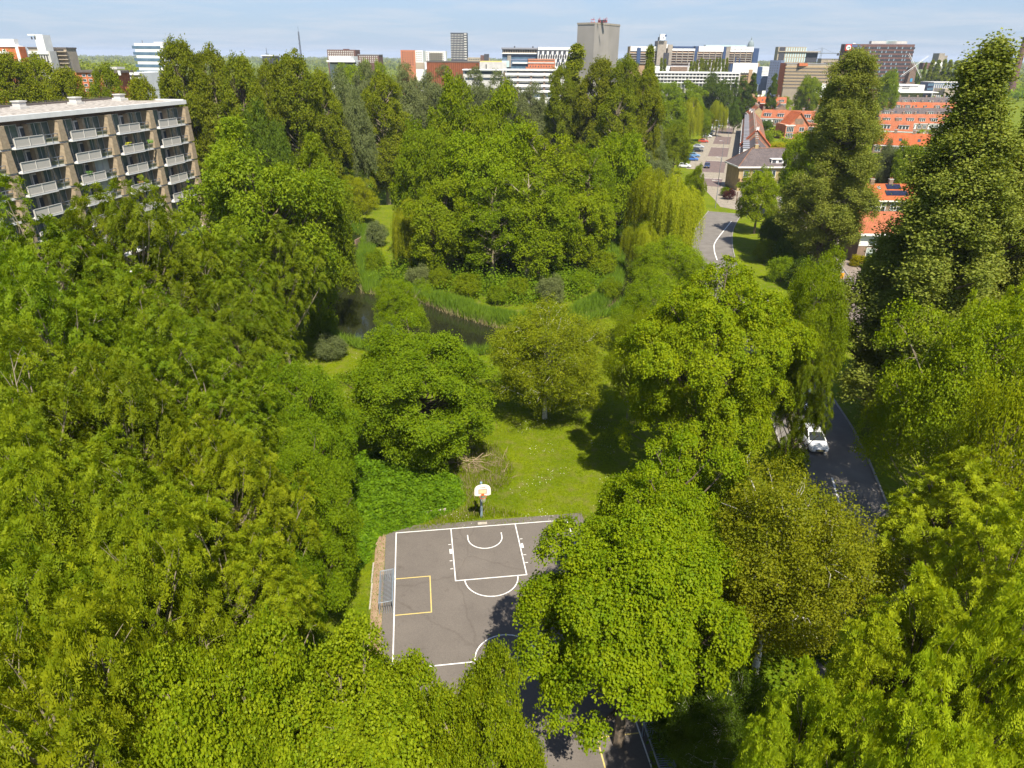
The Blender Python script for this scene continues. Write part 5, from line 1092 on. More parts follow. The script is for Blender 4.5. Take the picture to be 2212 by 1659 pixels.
ridge_row([pr_ow, pr_od], (1648,236), (1762,240), 'red roofed house with white dormer across the gardens', 'red houses with wide dormers across the gardens', seq=[0, 1])
ridge_row([pr_o, pr_b], (1625,222), (1640,232), 'orange roofed house in the short row behind the street row', 'houses in the short row behind the street')
ridge_row([pr_o, pr_d], (1660,218), (1690,226), 'orange roofed house in the short row along the gardens', 'houses in the garden row')
# the row along the street: fronts look at the street (left in the picture)
sdv = Vector((sd.x, sd.y, 0)); snv = Vector((sn.x, sn.y, 0)); k_ = 0
rz_street = math.atan2(-sdv.y, -sdv.x)     # the local x axis runs back towards the camera so that the front faces left
for i in range(26):
    a0 = -14+i*UW; kind = pr_dd if i < 4 else (pr_b if (i % 7 != 4) else pr_od)
    p0 = Vector((st0.x, st0.y, 0))+sdv*(a0+UW)+snv*9.6
    lab, gp = (('dark roofed street row house behind the corner house', 'dark roofed houses of the street row') if i < 4 else ('brown roofed house in the narrow street row', 'brown roofed houses of the street row'))
    if kind is pr_od: lab, gp = 'orange roofed house among the brown ones', 'orange roofed houses within the street row'
    dup(kind, (p0.x, p0.y, 0), rz_street, (ORD[i]+' from the near end: ' if i < 14 else '')+lab, gp)
for p in (pr_o, pr_od, pr_ow, pr_d, pr_dd, pr_b):
    for ch in list(p.children_recursive): bpy.data.objects.remove(ch)
    bpy.data.objects.remove(p)
# orange cross gable in the street row
gp0 = Vector((st0.x, st0.y, 0))+sdv*12+snv*9.6
g = empty('gabled_house', (gp0.x, gp0.y, 0), math.atan2(snv.y, snv.x), 'orange gable roofed house standing across the street row', 'house')
MB().prism([(0, 0), (9.2, 0), (9.2, 6.2), (4.6, 10.9), (0, 6.2)], 'y', 0, 5.6).build('wall', M_bbr, g)
for s_ in (0, 1):
    L = math.hypot(4.9, 5.0); o = MB().box(0, -.3, 0, L, 5.9, .12).build('roof', M_tile_o, g); a_ = math.atan2(4.7, 4.6)
    if s_ == 0: o.location = (-.25, 0, 5.95); o.rotation_euler = (0, -a_, 0)
    else: o.matrix_local = Matrix.Translation((9.45, 5.6, 5.95)) @ Matrix.Rotation(math.pi, 4, 'Z') @ Matrix.Rotation(-a_, 4, 'Y')
chimney(g, 4.6, .6, 10.8, M_wh)
# corner house with hipped grey roof
c0 = G(1568, 402); c1 = G(1690, 418)
c0 = Vector((59.6, 189.5, 0)); dirh = Vector((1, .06, 0)).normalized()
h = empty('corner_house', c0, math.atan2(dirh.y, dirh.x), 'yellow brick corner house with a hipped grey tiled roof at the junction', 'house')
Wc, Dc, zec, zrc = 22.0, 9.5, 6.3, 10.4
boxo('wall', (0, 0, 0, Wc, Dc, zec), M_ybr, h)
mb = MB(); ov = .55; a, b2, c, d = (-ov, -ov, zec), (Wc+ov, -ov, zec), (Wc+ov, Dc+ov, zec), (-ov, Dc+ov, zec); r1, r2 = (4.4, Dc/2, zrc), (Wc-1, Dc/2, zrc)
mb.add([a, b2, c, d, r1, r2], [(0, 1, 5, 4), (1, 2, 5), (2, 3, 4, 5), (3, 0, 4), (0, 3, 2, 1)]); mb.build('roof', M_tile_d, h)
mb = MB(); mb.tube([a, r1], .14, 5); mb.tube([d, r1], .14, 5); mb.tube([r1, r2], .14, 5); mb.build('ridge_tiles', M_tile_b, h)
mb = MB(); mb.box(-ov-.1, -ov-.14, zec-.3, Wc+ov, -ov, zec+.06); mb.box(-ov-.14, -ov, zec-.3, -ov, Dc+ov, zec+.06); mb.build('gutter', M_trim, h)
for x_, w_, zz_, hh, pn_ in ((1.9, 1.3, 3.6, 1.7, 1), (5.2, 2.8, 3.4, 1.9, 2), (1.6, .9, .7, 1.7, 1), (3.9, 2.0, .7, 1.8, 2), (9, 1.6, 3.6, 1.7, 2), (12.5, 1.6, 3.6, 1.7, 2), (16, 1.6, 3.6, 1.7, 2), (19, 1.6, 3.6, 1.7, 2), (12, 2.2, .8, 1.6, 2), (17, 2.2, .8, 1.6, 2)): house_window(h, x_, zz_, w_, hh, panes=pn_)
o = boxo('balcony', (.1, -1.0, 2.5, 3.4, 0, 3.35), M_tan, h); boxo('flower_box', (.6, -1.3, 3.2, 2.9, -1.0, 3.42), M_blk, o)
boxo('door', (2.45, -.1, 0, 3.2, .02, 2.2), M_wh, h)
for x_ in (10.2, 17.2):
    o = boxo('dormer', (x_-1.7, .45, zec+.55, x_+1.7, 3.0, zec+1.75), M_trim, h); boxo('dormer_roof', (x_-1.9, .2, zec+1.75, x_+1.9, 3.6, zec+1.9), M_wh, o); mb = MB(); mb.box(x_-1.5, .41, zec+.85, x_-.5, .46, zec+1.6); mb.box(x_+.2, .41, zec+.95, x_+1.1, .46, zec+1.5); mb.build('dormer_window', M_glass, o)
chimney(h, 5.6, Dc/2+.2, zrc-.1, M_ybr); chimney(h, 15.5, Dc/2, zrc-.1, M_cnc)
# gabled red house across the gardens
c0 = G(1690, 300); h = empty('red_gabled_house', (c0.x, c0.y, 0), R_(4), 'red brick house with a big gable facing the gardens and white bay windows', 'house')
s_ = c0.length/ F_*1.0
MB().prism([(0, 0), (15, 0), (15, 6), (10.6, 6.0), (6.4, 10.8), (2.2, 6.0), (0, 6)], 'y', 0, 9).build('wall', M_or2, h)
o = MB().prism([(1.7, 5.9), (6.4, 11.2), (11.1, 5.9), (11.1, 5.5), (6.4, 10.8), (1.7, 5.5)], 'y', -.5, 9.4).build('roof', M_tile_o, h)
boxo('gable_panel', (4.4, -.06, 6.1, 8.4, 0, 8.4), M_bbr, h); boxo('bay', (0.2, -1.2, 0, 4.2, 0, 5.6), M_or2, h); boxo('bay_roof', (0, -1.4, 5.6, 4.4, 0, 5.8), M_wh, h)
house_window(h, 2.2, 3.1, 3.0, 2.1, y=-1.2, panes=4); house_window(h, 2.2, .5, 3.0, 2.0, y=-1.2, panes=4); house_window(h, 12.6, 3.2, 3.2, 1.8, panes=4); house_window(h, 8, 3.2, 2, 1.6); house_window(h, 8, .8, 2, 1.6)
boxo('side_roof', (11.1, -.3, 6.0, 15.3, 9.3, 6.2), M_tile_r, h)
# solar panelled house
c0 = DY(1880, 429, 1); 
def zat(P, py): d = ray(1880, py); return CAM_H+d.z*(P.length/math.hypot(d.x, d.y))
YF = 158.0; xA = DY(1868, 429, YF); xB = DY(2010, 429, YF)
h = empty('solar_house', (xA.x, YF, 0), 0, 'brown brick house with bright orange roof, solar panels and two chimneys', 'house'); Ws = xB.x-xA.x; Ds = 8.5; ze_ = DY(1900, 430, YF).z; zr_ = DY(1900, 397, YF+Ds/2).z
ang = math.atan2(zr_-ze_, Ds/2)
gable_wall(h, Ws, Ds, ze_, zr_, M_bbr); gable_roof(h, Ws, Ds, ze_, zr_, M_tile_o, .45)
boxo('gutter', (-.4, -.7, ze_-.48, Ws+.4, -.35, ze_-.22), M_trim, h)
sc_ = (xB.x-xA.x)/142.0
def sX(px): return (px-1868)*sc_
for x_, zz_, w_, hh in ((1884, ze_-3.0, .9, 2.3), (1912, ze_-3.0, .9, 2.3), (1934, ze_-2.4, 1.3, 1.6), (1960, ze_-2.4, 1.3, 1.6), (1882, ze_-5.6, 1.6, 1.8), (1906, ze_-5.6, 2.0, 1.8), (1945, ze_-5.6, 2.0, 1.8)): house_window(h, sX(x_), max(.3, zz_), w_, hh, panes=1 if w_ < 1 else 2)
o = boxo('balcony_floor', (sX(1876), -1.3, ze_-3.35, sX(1926), 0, ze_-3.15), M_gw, h); mb = MB()
for i in range(14): x_ = sX(1876)+(sX(1926)-sX(1876))*i/13; mb.box(x_-.02, -1.3, ze_-3.15, x_+.02, -1.26, ze_-2.2)
mb.box(sX(1876), -1.3, ze_-2.2, sX(1926), -1.25, ze_-2.14); mb.build('balcony_railing', M_rail, o)
for x_, y_, n_x, n_y in ((1918, 1.1, 3, 1), (1925, 2.9, 2, 1), (1874, 1.0, 1, 2)):
    for i in range(n_x):
        o = MB().box(0, 0, .1, 1.62, 1.6, .16).build('solar_panel', M_pv, h); yy = y_-.2; o.location = (sX(x_)+i*1.66+(.0), yy, ze_+yy*math.tan(ang)); o.rotation_euler = (ang, 0, 0)
o = MB().box(-.35, -.45, .08, .35, .45, .18).build('skylight', M_lead, h); o.location = (sX(1908), 3.0, ze_+3.0*math.tan(ang)); o.rotation_euler = (ang, 0, 0)
chimney(h, sX(1896), Ds/2, zr_, M_bbr); chimney(h, sX(1937), Ds/2, zr_, M_bbr)
# white banded house nearest on the right
YG = 117.6; xA = Vector((59.2, YG, 0)); h = empty('white_banded_house', xA, R_(-2), 'brown brick house with a white window band, tiled roof and blue door', 'house'); Wg = 14.0; Dg = 8.0
zt_ = DY(1870, 500, YG).z; zw0 = DY(1870, 531, YG).z; zr_ = DY(1890, 467, YG+4).z
boxo('wall', (0, 0, 0, Wg, Dg, zt_-.02), M_bbr, h); boxo('window_band', (0, -.06, zw0, Wg, 0, zt_-.6), M_trim, h)
gable_roof(h, Wg, Dg, zt_, max(zr_, zt_+2.6), M_tile_r, .5); boxo('gutter', (-.5, -.75, zt_-.6, Wg+.5, -.35, zt_-.25), M_trim, h)
MB().prism([(0, zt_-.02), (Dg, zt_-.02), (Dg/2, max(zr_, zt_+2.6)-.15)], 'x', 0.02, Wg).build('gable_wall', M_bbr, h)
house_window(h, 3.2, zw0+.15, 3.0, 1.15, y=-.06, panes=3); house_window(h, 8.6, zw0+.15, 3.0, 1.15, y=-.06, panes=3)
o = house_window(h, 2.3, .85, 1.5, 1.9, panes=1); boxo('net_curtain', (1.6, -.07, 1.9, 3.0, -.055, 2.7), M_curt, o)
o = boxo('door', (4.6, -.09, .1, 5.6, .02, 2.3), M_blu_d, h); boxo('letter_box', (4.85, -.12, .95, 5.35, -.09, 1.08), M_trim, o); mb = MB(); mb.box(4.5, -.13, .05, 4.6, .02, 2.9); mb.box(5.6, -.13, .05, 5.7, .02, 2.9); mb.box(4.5, -.13, 2.3, 5.7, .02, 2.42); mb.build('door_frame', M_trim, h)
house_window(h, 10, .85, 2.0, 1.9)
# ---------------- basketball hoop ----------------
M_pole = mat_plain('blue grey steel', (.16, .22, .26), (.20, .26, .30), .5, 4)
M_steel = mat_plain('galvanised steel', (.34, .38, .42), (.28, .32, .36), .4, 6, metal=.5)
M_board = mat_plain('weathered white board', (.80, .74, .64), (.72, .64, .54), .6, 3)
M_ring = mat_plain('orange ring paint', (.62, .11, .02), (.5, .09, .02), .5, 4)
hb = G(1040, 1118); hp = empty('basketball_hoop', (hb.x, hb.y, .02), CA, 'basketball hoop with rounded white backboard and orange ring on a grey pole', 'basketball hoop')
MB().tube([(0, 0, 0), (0, 0, 3.0), (0, -.12, 3.25)], [.10, .10, .09], 10).build('pole', M_pole, hp)
mb = MB(); mb.tube([(0, -.05, 3.15), (0, -1.25, 3.35)], .07, 8); mb.tube([(0, 0, 2.5), (-.02, -1.15, 3.15)], .045, 6); mb.tube([(-.3, -1.22, 3.55), (.3, -1.22, 3.55)], .04, 6); mb.build('arm', M_pole, hp)
ow = [(-.60, 2.95), (-.60, 3.38), (-.57, 3.55), (-.46, 3.70), (-.28, 3.80), (0, 3.84), (.28, 3.80), (.46, 3.70), (.57, 3.55), (.60, 3.38), (.60, 2.95), (.45, 2.88), (-.45, 2.88)]
bd = MB().prism(ow, 'y', -1.31, -1.26).build('backboard', M_board, hp)
mb = MB(); k = .03
mb.box(-.30, -1.318, 3.05, .30, -1.312, 3.05+k); mb.box(-.30, -1.318, 3.44-k, .30, -1.312, 3.44); mb.box(-.30, -1.318, 3.05+k, -.30+k, -1.312, 3.44-k); mb.box(.30-k, -1.318, 3.05+k, .30, -1.312, 3.44-k); mb.build('target_square', M_blk, bd)
boxo('target_panel', (-.27, -1.3165, 3.08, .27, -1.3135, 3.41), mat_plain('peach board panel', (.74, .52, .30), (.68, .48, .28), .6, 4), bd)
mb = MB()
for i, (x0, x1, z_) in enumerate(((-.18, -.12, 3.56), (-.10, -.05, 3.56), (-.03, .02, 3.57), (.03, .06, 3.57), (.08, .13, 3.58), (.14, .19, 3.59))): mb.box(x0, -1.318, z_, x1, -1.312, z_+.045)
mb.build('maker_lettering', M_blk, bd)
mb = MB(); mb.tube([(.24*math.cos(a*math.pi/12), -1.62+.24*math.sin(a*math.pi/12), 3.0) for a in range(25)], .016, 6, cap=False); mb.box(-.10, -1.42, 2.96, .10, -1.315, 3.09); mb.tube([(-.09, -1.32, 2.93), (-.2, -1.5, 2.99)], .012, 4); mb.tube([(.09, -1.32, 2.93), (.2, -1.5, 2.99)], .012, 4); mb.build('ring', M_ring, hp)
mb = MB()
for a in range(12):
    for s_ in (-1, 1):
        pts_ = []
        for j in range(5):
            f_ = j/4; r_ = .235*(1-f_*.45); t_ = a*math.pi/6+s_*f_*.52*2; pts_.append((r_*math.cos(t_), -1.62+r_*math.sin(t_), 2.99-.42*f_))
        mb.tube(pts_, .007, 3, cap=False)
mb.build('net', mat_plain('chain net', (.45, .43, .40), (.4, .38, .36), .6), hp)
boxo('base_plate', (-.35, -.9, 0.0, .35, -.62, .025), M_conc, hp)
# ---------------- steel bar goals ----------------
def goal(name, origin, rz, label):
    g = empty(name, origin, rz, label, 'goal')       # local x along the mouth, y away from the pitch
    Wd, Hh, Dd = 3.0, 1.0, .85
    mb = MB(); mb.tube([(0, 0, 0), (0, 0, Hh), (Wd, 0, Hh), (Wd, 0, 0)], .05, 8); mb.tube([(0, Dd, 0), (0, Dd, Hh*.9), (0, 0, Hh)], .03, 6); mb.tube([(Wd, Dd, 0), (Wd, Dd, Hh*.9), (Wd, 0, Hh)], .03, 6); mb.tube([(0, Dd, .05), (Wd, Dd, .05)], .03, 6); mb.tube([(0, Dd, Hh*.9), (Wd, Dd, Hh*.9)], .03, 6); mb.build('frame', M_steel, g)
    bar = MB().tube([(0, 0, Hh), (0, Dd, Hh*.9), (0, Dd, .05)], .014, 5).mesh('bar'); bar.materials.append(M_steel)
    for i in range(1, 25): o = link('bar', bar, parent=g); o.location = (Wd*i/25, 0, 0)
    sb = MB().tube([(0, 0, 0), (0, 0, Hh*.92)], .014, 5).mesh('side_bar'); sb.materials.append(M_steel)
    for x_ in (0, Wd):
        for i in range(1, 6): o = link('side_bar', sb, parent=g); o.location = (x_, Dd*i/6, 0)
a_ = C(-.06, 8.2); goal('football_goal', (a_[0], a_[1], .02), CA+math.pi/2, 'small barred steel football goal on the left edge of the court by the yellow box')
a_ = C(CW+.06, 18.8); goal('football_goal', (a_[0], a_[1], .02), CA-math.pi/2, 'small barred steel football goal under the maple on the right edge of the court')
# concrete blocks by the ivy
def slab(name, px, py, l_, w_, h_, rz, label):
    p = G(px, py); mb = MB().prism([(-l_/2, -w_/2), (l_/2*.92, -w_/2), (l_/2, -w_/2*.6), (l_/2, w_/2), (-l_/2*.9, w_/2), (-l_/2, w_/2*.5)], 'z', -.2, h_); o = mb.build(name, M_conc, None, bevel=.03); o.location = (p.x, p.y, 0); o.rotation_euler = (0, 0, rz); tag(o, label, 'concrete block')
slab('concrete_block', 946, 1105, 1.25, .55, .35, .15, 'longer concrete block lying at the edge of the ivy near the hoop')
slab('concrete_block', 917, 1107, .75, .6, .3, -.2, 'shorter concrete block half buried in ivy, left of the longer one')
slab('concrete_block', 795, 1146, .3, 1.0, .35, -.1, 'narrow concrete block standing near the far left court corner')
slab('concrete_block', 857, 1085, .4, .35, .35, .5, 'small stone poking out of the middle of the ivy bank')
# ---------------- cars ----------------
M_tyre = mat_plain('tyre rubber', (.02, .02, .02), (.03, .03, .03), .8, 5); M_rim = mat_plain('alloy rim', (.45, .45, .47), (.4, .4, .42), .35, 5, metal=.7)
M_cg = mat_plain('car glass', (.02, .025, .03), (.03, .035, .04), .08, 1, .8); M_hl = mat_plain('headlight glass', (.65, .68, .70), (.5, .52, .55), .15, 3, .8); M_tl = mat_plain('tail light', (.4, .01, .01), (.3, .01, .01), .3, 3)
def paint(nm, c):
    mt = mat_plain(nm, c, tuple(x*.93 for x in c), .28, .8, .6); return mt
PAINT = dict(white=paint('white car paint', (.72, .72, .72)), silver=paint('silver car paint', (.36, .38, .42)), blue=paint('blue car paint', (.03, .12, .38)), lblue=paint('light blue car paint', (.12, .25, .45)), dark=paint('black car paint', (.02, .022, .028)), navy=paint('navy car paint', (.02, .035, .09)), red=paint('red car paint', (.45, .05, .02)), green=paint('dark green car paint', (.02, .06, .05)))
def make_car():
    c = empty('parked_car', (0, 0, 0), 0, 'car', 'car')       # length along x, nose at +x
    def sect(pts, ws):      # loft between stations along x: each (x, zlow, zhigh) with half width
        pass
    st = [(-2.12, .42, .78, .70), (-2.05, .30, .98, .80), (-1.5, .22, 1.02, .86), (-.4, .20, .98, .88), (.9, .20, .96, .88), (1.55, .22, .88, .85), (2.0, .28, .74, .78), (2.15, .38, .60, .66)]
    vs = []; fs = []
    for x, zl, zh, w_ in st:
        m_ = (zl+zh)/2; vs += [(x, -w_*.92, zl), (x, -w_, m_*.9), (x, -w_*.97, zh-.10), (x, -w_*.84, zh), (x, w_*.84, zh), (x, w_*.97, zh-.10), (x, w_, m_*.9), (x, w_*.92, zl)]
    for i in range(len(st)-1):
        for k in range(8): fs.append((i*8+k, i*8+(k+1) % 8, (i+1)*8+(k+1) % 8, (i+1)*8+k))
    fs += [tuple(range(8))[::-1], tuple(range(56, 64))]
    MB().add(vs, fs).build('body', PAINT['white'], c, bevel=.03)
    gl = [(-1.75, .98, .74), (-1.25, 1.40, .62), (-.2, 1.46, .64), (.35, 1.38, .62), (1.15, .94, .74)]
    vs = []; fs = []
    for x, z_, w_ in gl: vs += [(x, -.80, .90), (x, -w_, z_), (x, w_, z_), (x, .80, .90)]
    for i in range(4):
        for k in range(4): fs.append((i*4+k, i*4+(k+1) % 4, (i+1)*4+(k+1) % 4, (i+1)*4+k))
    fs += [(0, 1, 2, 3), (19, 18, 17, 16)]; MB().add(vs, fs).build('windows', M_cg, c)
    mb = MB(); mb.prism([(-1.28, 1.405), (-.2, 1.47), (.36, 1.39), (.36, 1.43), (-.2, 1.51), (-1.28, 1.45)], 'y', -.62, .62)
    for s_ in (-1, 1):
        for a, b_ in (((-1.28, .62, 1.42), (-1.80, .76, .98)), ((.36, .62, 1.40), (1.18, .76, .94)), ((-.40, .655, 1.44), (-.42, .82, .95))): mb.tube([(a[0], s_*a[1], a[2]), (b_[0], s_*b_[1], b_[2])], .045, 5)
    mb.build('roof', PAINT['white'], c)
    wh = MB().tube([(0, -.1, 0), (0, .1, 0)], .32, 14).mesh('wheel'); wh.materials.append(M_tyre); rm = MB().tube([(0, -.11, 0), (0, .11, 0)], .20, 10).mesh('rim'); rm.materials.append(M_rim)
    for x in (-1.33, 1.32):
        for s_ in (-1, 1): o = link('wheel', wh, parent=c); o.location = (x, s_*.80, .32); link('rim', rm, parent=o)
    for s_ in (-1, 1):
        boxo('headlight', (1.97, s_*.62-.13, .58, 2.10, s_*.62+.13, .72), M_hl, c); boxo('tail_light', (-2.13, s_*.64-.10, .70, -2.03, s_*.64+.10, .90), M_tl, c)
    boxo('grille', (2.05, -.40, .40, 2.17, .40, .56), M_cg, c); boxo('number_plate', (2.16, -.25, .42, 2.18, .25, .52), M_yellow, c)
    return c
car0 = make_car()
def car(px, py, rz, paintk, label, group=None, name=None, sz=1.0):
    p = G(px, py); c = dup(car0, (p.x, p.y, .03), rz, label, group, scale=(sz, sz, sz*(1.0 if sz < 1.1 else 1.15)))
    if name: c.name = name
    for ch in c.children:
        if ch.name.split('.')[0] in ('body', 'roof'):
            ch.material_slots[0].link = 'OBJECT'; ch.material_slots[0].material = PAINT[paintk]
    return c
ps = math.atan2(sn.y, sn.x); gp = 'cars parked along the park side of the street'
RD = -math.pi/2
car(1752, 958, RD-.05, 'white', 'white car facing the camera on the near road under the overhanging branches')
car(1739, 876, RD-.02, 'white', 'white car half hidden by leaves, behind the other white car on the near road')
car(2118, 1092, RD-.25, 'white', 'white car seen through the bunched robinia leaves, lower right')
car(1702, 440, 0.05, 'silver', 'silver car parked side on at the junction beside the round maple')
car(1708, 511, R_(110), 'lblue', 'light blue car parked behind the dark verge shrubs')
car(1527, 362, math.atan2(sd.y, sd.x)+math.pi, 'navy', 'navy car driving down the street at the near crossing', name='driving_car')
car(1478, 362, ps, 'white', 'white car at the near end of the street parking, under small trees', gp)
car(1495, 347, ps, 'blue', 'bright blue car in the street parking row', gp)
car(1499, 339, ps, 'lblue', 'light blue car beside the bright blue one in the parking row', gp)
car(1507, 328, ps, 'dark', 'black car beside the silver one in the parking row', gp)
car(1509, 320, ps, 'silver', 'silver car in the street parking row, nearest the crossing', gp)
car(1519, 308, ps, 'red', 'red car under the trees of the parking row', gp)
car(1527, 297, ps, 'white', 'white car with its nose towards the street, middle of the row', gp)
car(1530, 291, ps, 'white', 'white car next to the navy one, further up the row', gp)
car(1534, 286, ps, 'navy', 'navy car between two white vehicles in the row', gp)
car(1540, 279, ps, 'white', 'white van parked at the street parking, large and bright', gp, name='parked_van', sz=1.15)
car(1548, 276, ps, 'green', 'dark green car right of the white van', gp)
car(1553, 274, ps, 'white', 'white hatchback between dark cars near the far end of the row', gp)
car(1557, 271.5, ps, 'navy', 'navy car right of the white hatchback', gp)
car(1563, 269, ps, 'dark', 'black car near the far end of the row', gp)
car(1569, 266.5, ps, 'silver', 'silver car at the far end of the parking row', gp)
for ch in list(car0.children_recursive): bpy.data.objects.remove(ch)
bpy.data.objects.remove(car0)
# ---------------- lamp posts, signs ----------------
def lamp(px, py, h, label):
    p = G(px, py); e = empty('lamp_post', (p.x, p.y, 0), 0, label, 'lamp post'); MB().tube([(0, 0, 0), (0, 0, h)], [.09, .05], 8).build('post', M_rail, e)
    MB().tube([(0, 0, h), (-.5, 0, h+.12), (-1.1, 0, h+.15)], [.04, .035, .03], 6).build('arm', M_rail, e); boxo('lamp_head', (-1.6, -.13, h+.08, -.9, .13, h+.2), M_gw, e)
lamp(1545, 449, 6.2, 'grey lamp post at the tip of the grass beside the road bend')
lamp(1551, 396, 7.0, 'grey lamp post on the pavement beside the corner house shadow')
lamp(1558, 352, 7.0, 'grey lamp post halfway along the first street block')
lamp(1571, 312, 7.0, 'grey lamp post at the second street crossing')
lamp(1548, 300, 7.5, 'lamp post standing between the parked cars and the willows')
def post(name, px, py, h, label, cat, mat, head=None, r=.04):
    p = G(px, py); e = empty(name, (p.x, p.y, 0), 0, label, cat); MB().tube([(0, 0, 0), (0, 0, h)], r, 8).build('post', mat, e)
    if head: head(e, h)
    return e
post('bollard', 1572, 438, 1.2, 'short dark bollard at the pavement corner by the junction', 'bollard', M_blk)
post('brown_post', 1590, 440, 2.8, 'brown wooden post on the pavement in front of the corner house', 'post', mat_plain('brown stained wood', (.14, .06, .03)), r=.09)
def tri(e, h): MB().prism([(-.40, h-.05), (.40, h-.05), (0, h+.65)], 'y', -.06, -.03).build('sign_face', M_red, e); MB().prism([(-.26, h+.03), (.26, h+.03), (0, h+.50)], 'y', -.075, -.06).build('sign_inner', M_wh, e)
post('give_way_sign', 1612, 470, 1.9, 'red and white triangular sign at the tip of the grass triangle', 'road sign', M_steel, tri)
def works(e, h):
    boxo('panel', (-.30, -.06, h-.9, .30, -.02, h), mat_plain('orange sign board', (.75, .32, .02)), e); boxo('lamp', (-.12, -.1, h+.05, .12, .05, h+.28), M_hl, e)
post('road_works_sign', 1815, 612, 1.7, 'orange road sign with a small white lamp on top beside the service road', 'road sign', M_steel, works)
# garden hedge, fence posts and shrubs in front of the white banded house come with the plants below

# ---------------- plants near the ground ----------------
gS = 'shrubs on the pond banks'
S_ = [('shrubw',812,508,26,2.6,'grey green shrub at the left tip of the island'),('shrubg',813,570,24,2.2,'green shrub on the island bank below the grey one'),('shrubw',905,600,30,1.9,'pale shrub right below the small weeping willow'),('shrubg',950,603,26,1.8,'green shrub at the left foot of the island wood'),('shrubg',1012,620,30,2.0,'broad green shrub above the reeds, left of centre'),('shrubg',1075,640,24,1.5,'green shrub above the reeds, lowest in the centre'),('shrubw',1190,628,34,2.2,'large grey green shrub above the reeds, right of centre'),('shrubg',1120,626,24,1.8,'green shrub left of the large grey green one'),
 ('shrubg',1255,612,26,1.9,'green shrub right of the large grey green one'),('shrubg',1300,575,34,2.4,'green shrub on the right flank of the island'),('shrubg',1315,625,26,1.6,'low green shrub at the right bend of the reeds'),('shrubd',1330,470,36,3.0,'dark shrub between island wood and large weeping willow'),('shrubw',1300,505,30,2.2,'pale shrub behind the right pond arm'),
 ('shrubg',700,700,34,1.8,'green shrub on the left pond bank under the ash trees'),('shrubw',715,752,40,1.5,'reedy grey shrub at the near left pond corner'),
 ('shrubd',1668,505,34,3.0,'dark shrub at the top of the grass verge'),('shrubg',1655,545,26,2.0,'light green shrub in the middle of the grass verge'),('shrubd',1705,545,40,3.0,'dark shrub behind the light green one on the verge'),('shrubg',1690,585,30,2.2,'green shrub low on the grass verge'),('shrubd',1738,600,36,2.6,'dark shrub at the foot of the columnar poplar'),
 ('shruby',1856,566,18,1.1,'flowering shrub under the window of the white banded house'),('shrubg',1880,569,16,1.3,'green shrub beside the blue door'),('shrubp',1576,420,15,1.5,'purple leaved shrub at the corner house'),('shrubg',1568,415,12,1.2,'green shrub at the side wall of the corner house'),
 ('shruby',1690,322,28,2.2,'golden yellow shrub in the gardens behind the corner house'),('shrubg',1655,325,22,1.8,'green garden shrub left of the golden one'),('shrubg',1650,300,22,2.6,'round garden tree behind the street row'),('shrubd',1655,275,20,3.0,'dark garden tree between street row and red gabled house'),('shrubg',1690,290,18,2.0,'small garden tree before the red gabled house'),
 ('shrubg',1640,245,24,3.5,'green tree in the gardens before the far red rows'),('shrubg',1690,222,26,4.0,'green tree between the two far red rows'),('shrubd',1735,222,20,4,'dark green tree between the two far red rows, right one'),
 ('shrubg',1915,322,26,3,'green bush in front of the bright orange low row'),('shrubw',1940,340,30,3,'grey green bush behind the solar panelled house'),('shrubd',1885,352,26,3,'dark bush beside the columnar poplar, behind the solar house'),
 ('shrubg',1560,1500,60,2.0,'shaded green shrub under the right hand trees'),('shrubd',1470,1590,80,2.0,'dark shrub behind the right goal'),('shrubw',1520,1530,60,1.6,'pale leaved shrub at the foot of the maple by the goal'),('shrubg',1700,1000,40,2.2,'green shrub under the light green road tree'),('shrubd',1900,860,22,1.6,'dark shrub at the foot of the leaning poplar')]
for k_, x_, y_, w_, rz_, lab in S_:
    g = G(x_, y_, rz_*.8); t_ = (Vector((g.x, g.y, rz_*.8-CAM_H))).dot(fw); p = PR[k_]; rx = w_*t_/F_
    e = empty('shrub', (g.x, g.y, 0), rng.uniform(0, 6), lab, 'shrub'); e.scale = (rx/p['R'], rx/p['R'], rz_*1.9/p['H']); link('crown', p['crown'], parent=e); link('stems', p['trunk'], parent=e)
def scatter(poly, n, fn=None):
    P = np.array([tuple(q)[:2] for q in poly]); lo, hi = P.min(0), P.max(0); out = np.zeros((0, 2))
    while len(out) < n:
        c = rng.uniform(lo, hi, (n*2, 2)); d = poly_dist(P, c[:, 0], c[:, 1]); c = c[d < 0]
        if fn is not None: c = c[fn(c)]
        out = np.concatenate([out, c])
    return out[:n]
def sn2(P, s, seed=0):      # cheap smooth noise in 0..1
    x, y = P[:, 0]*s+seed, P[:, 1]*s-seed
    return .5+.25*(np.sin(x*1.7+1.3*np.sin(y*1.1))+np.sin(y*2.3+1.7*np.sin(x*.9+2)))
def stuff_leaves(name, P, L, W, up, mat, jit=.5, droop=0, label=None, upright=False, tint=None):
    n = len(P); Nn = unit(rng.normal(size=(n, 3))*jit+np.array([0, 0, up]))
    Dd = unit(rng.normal(size=(n, 3))*np.array([1, 1, .4])) if not upright else unit(rng.normal(size=(n, 3))*np.array([.25, .25, .1])+np.array([.06, 0, 1]))
    if upright: Nn = unit(rng.normal(size=(n, 3))*np.array([1, 1, .2])-np.array([0, .6, 0]))
    V, F, T_ = leaves_mesh(P, Nn, Dd, L, W, tint if tint is not None else rng.random(n))
    o = link(name, np_mesh(name, V, F, T_), mat); o['kind'] = 'stuff'
    return o
M_reed = mat_leaf('reed blade', (.085, .165, .012), (.170, .265, .022), .05, .3, .03, .005)
M_dry = mat_leaf('dry reed', (.24, .20, .10), (.34, .28, .15), .05, .2, .02, .005)
M_tuft = mat_leaf('grass blade', (.115, .175, .004), (.230, .285, .008), .04, .3, .02, .005)
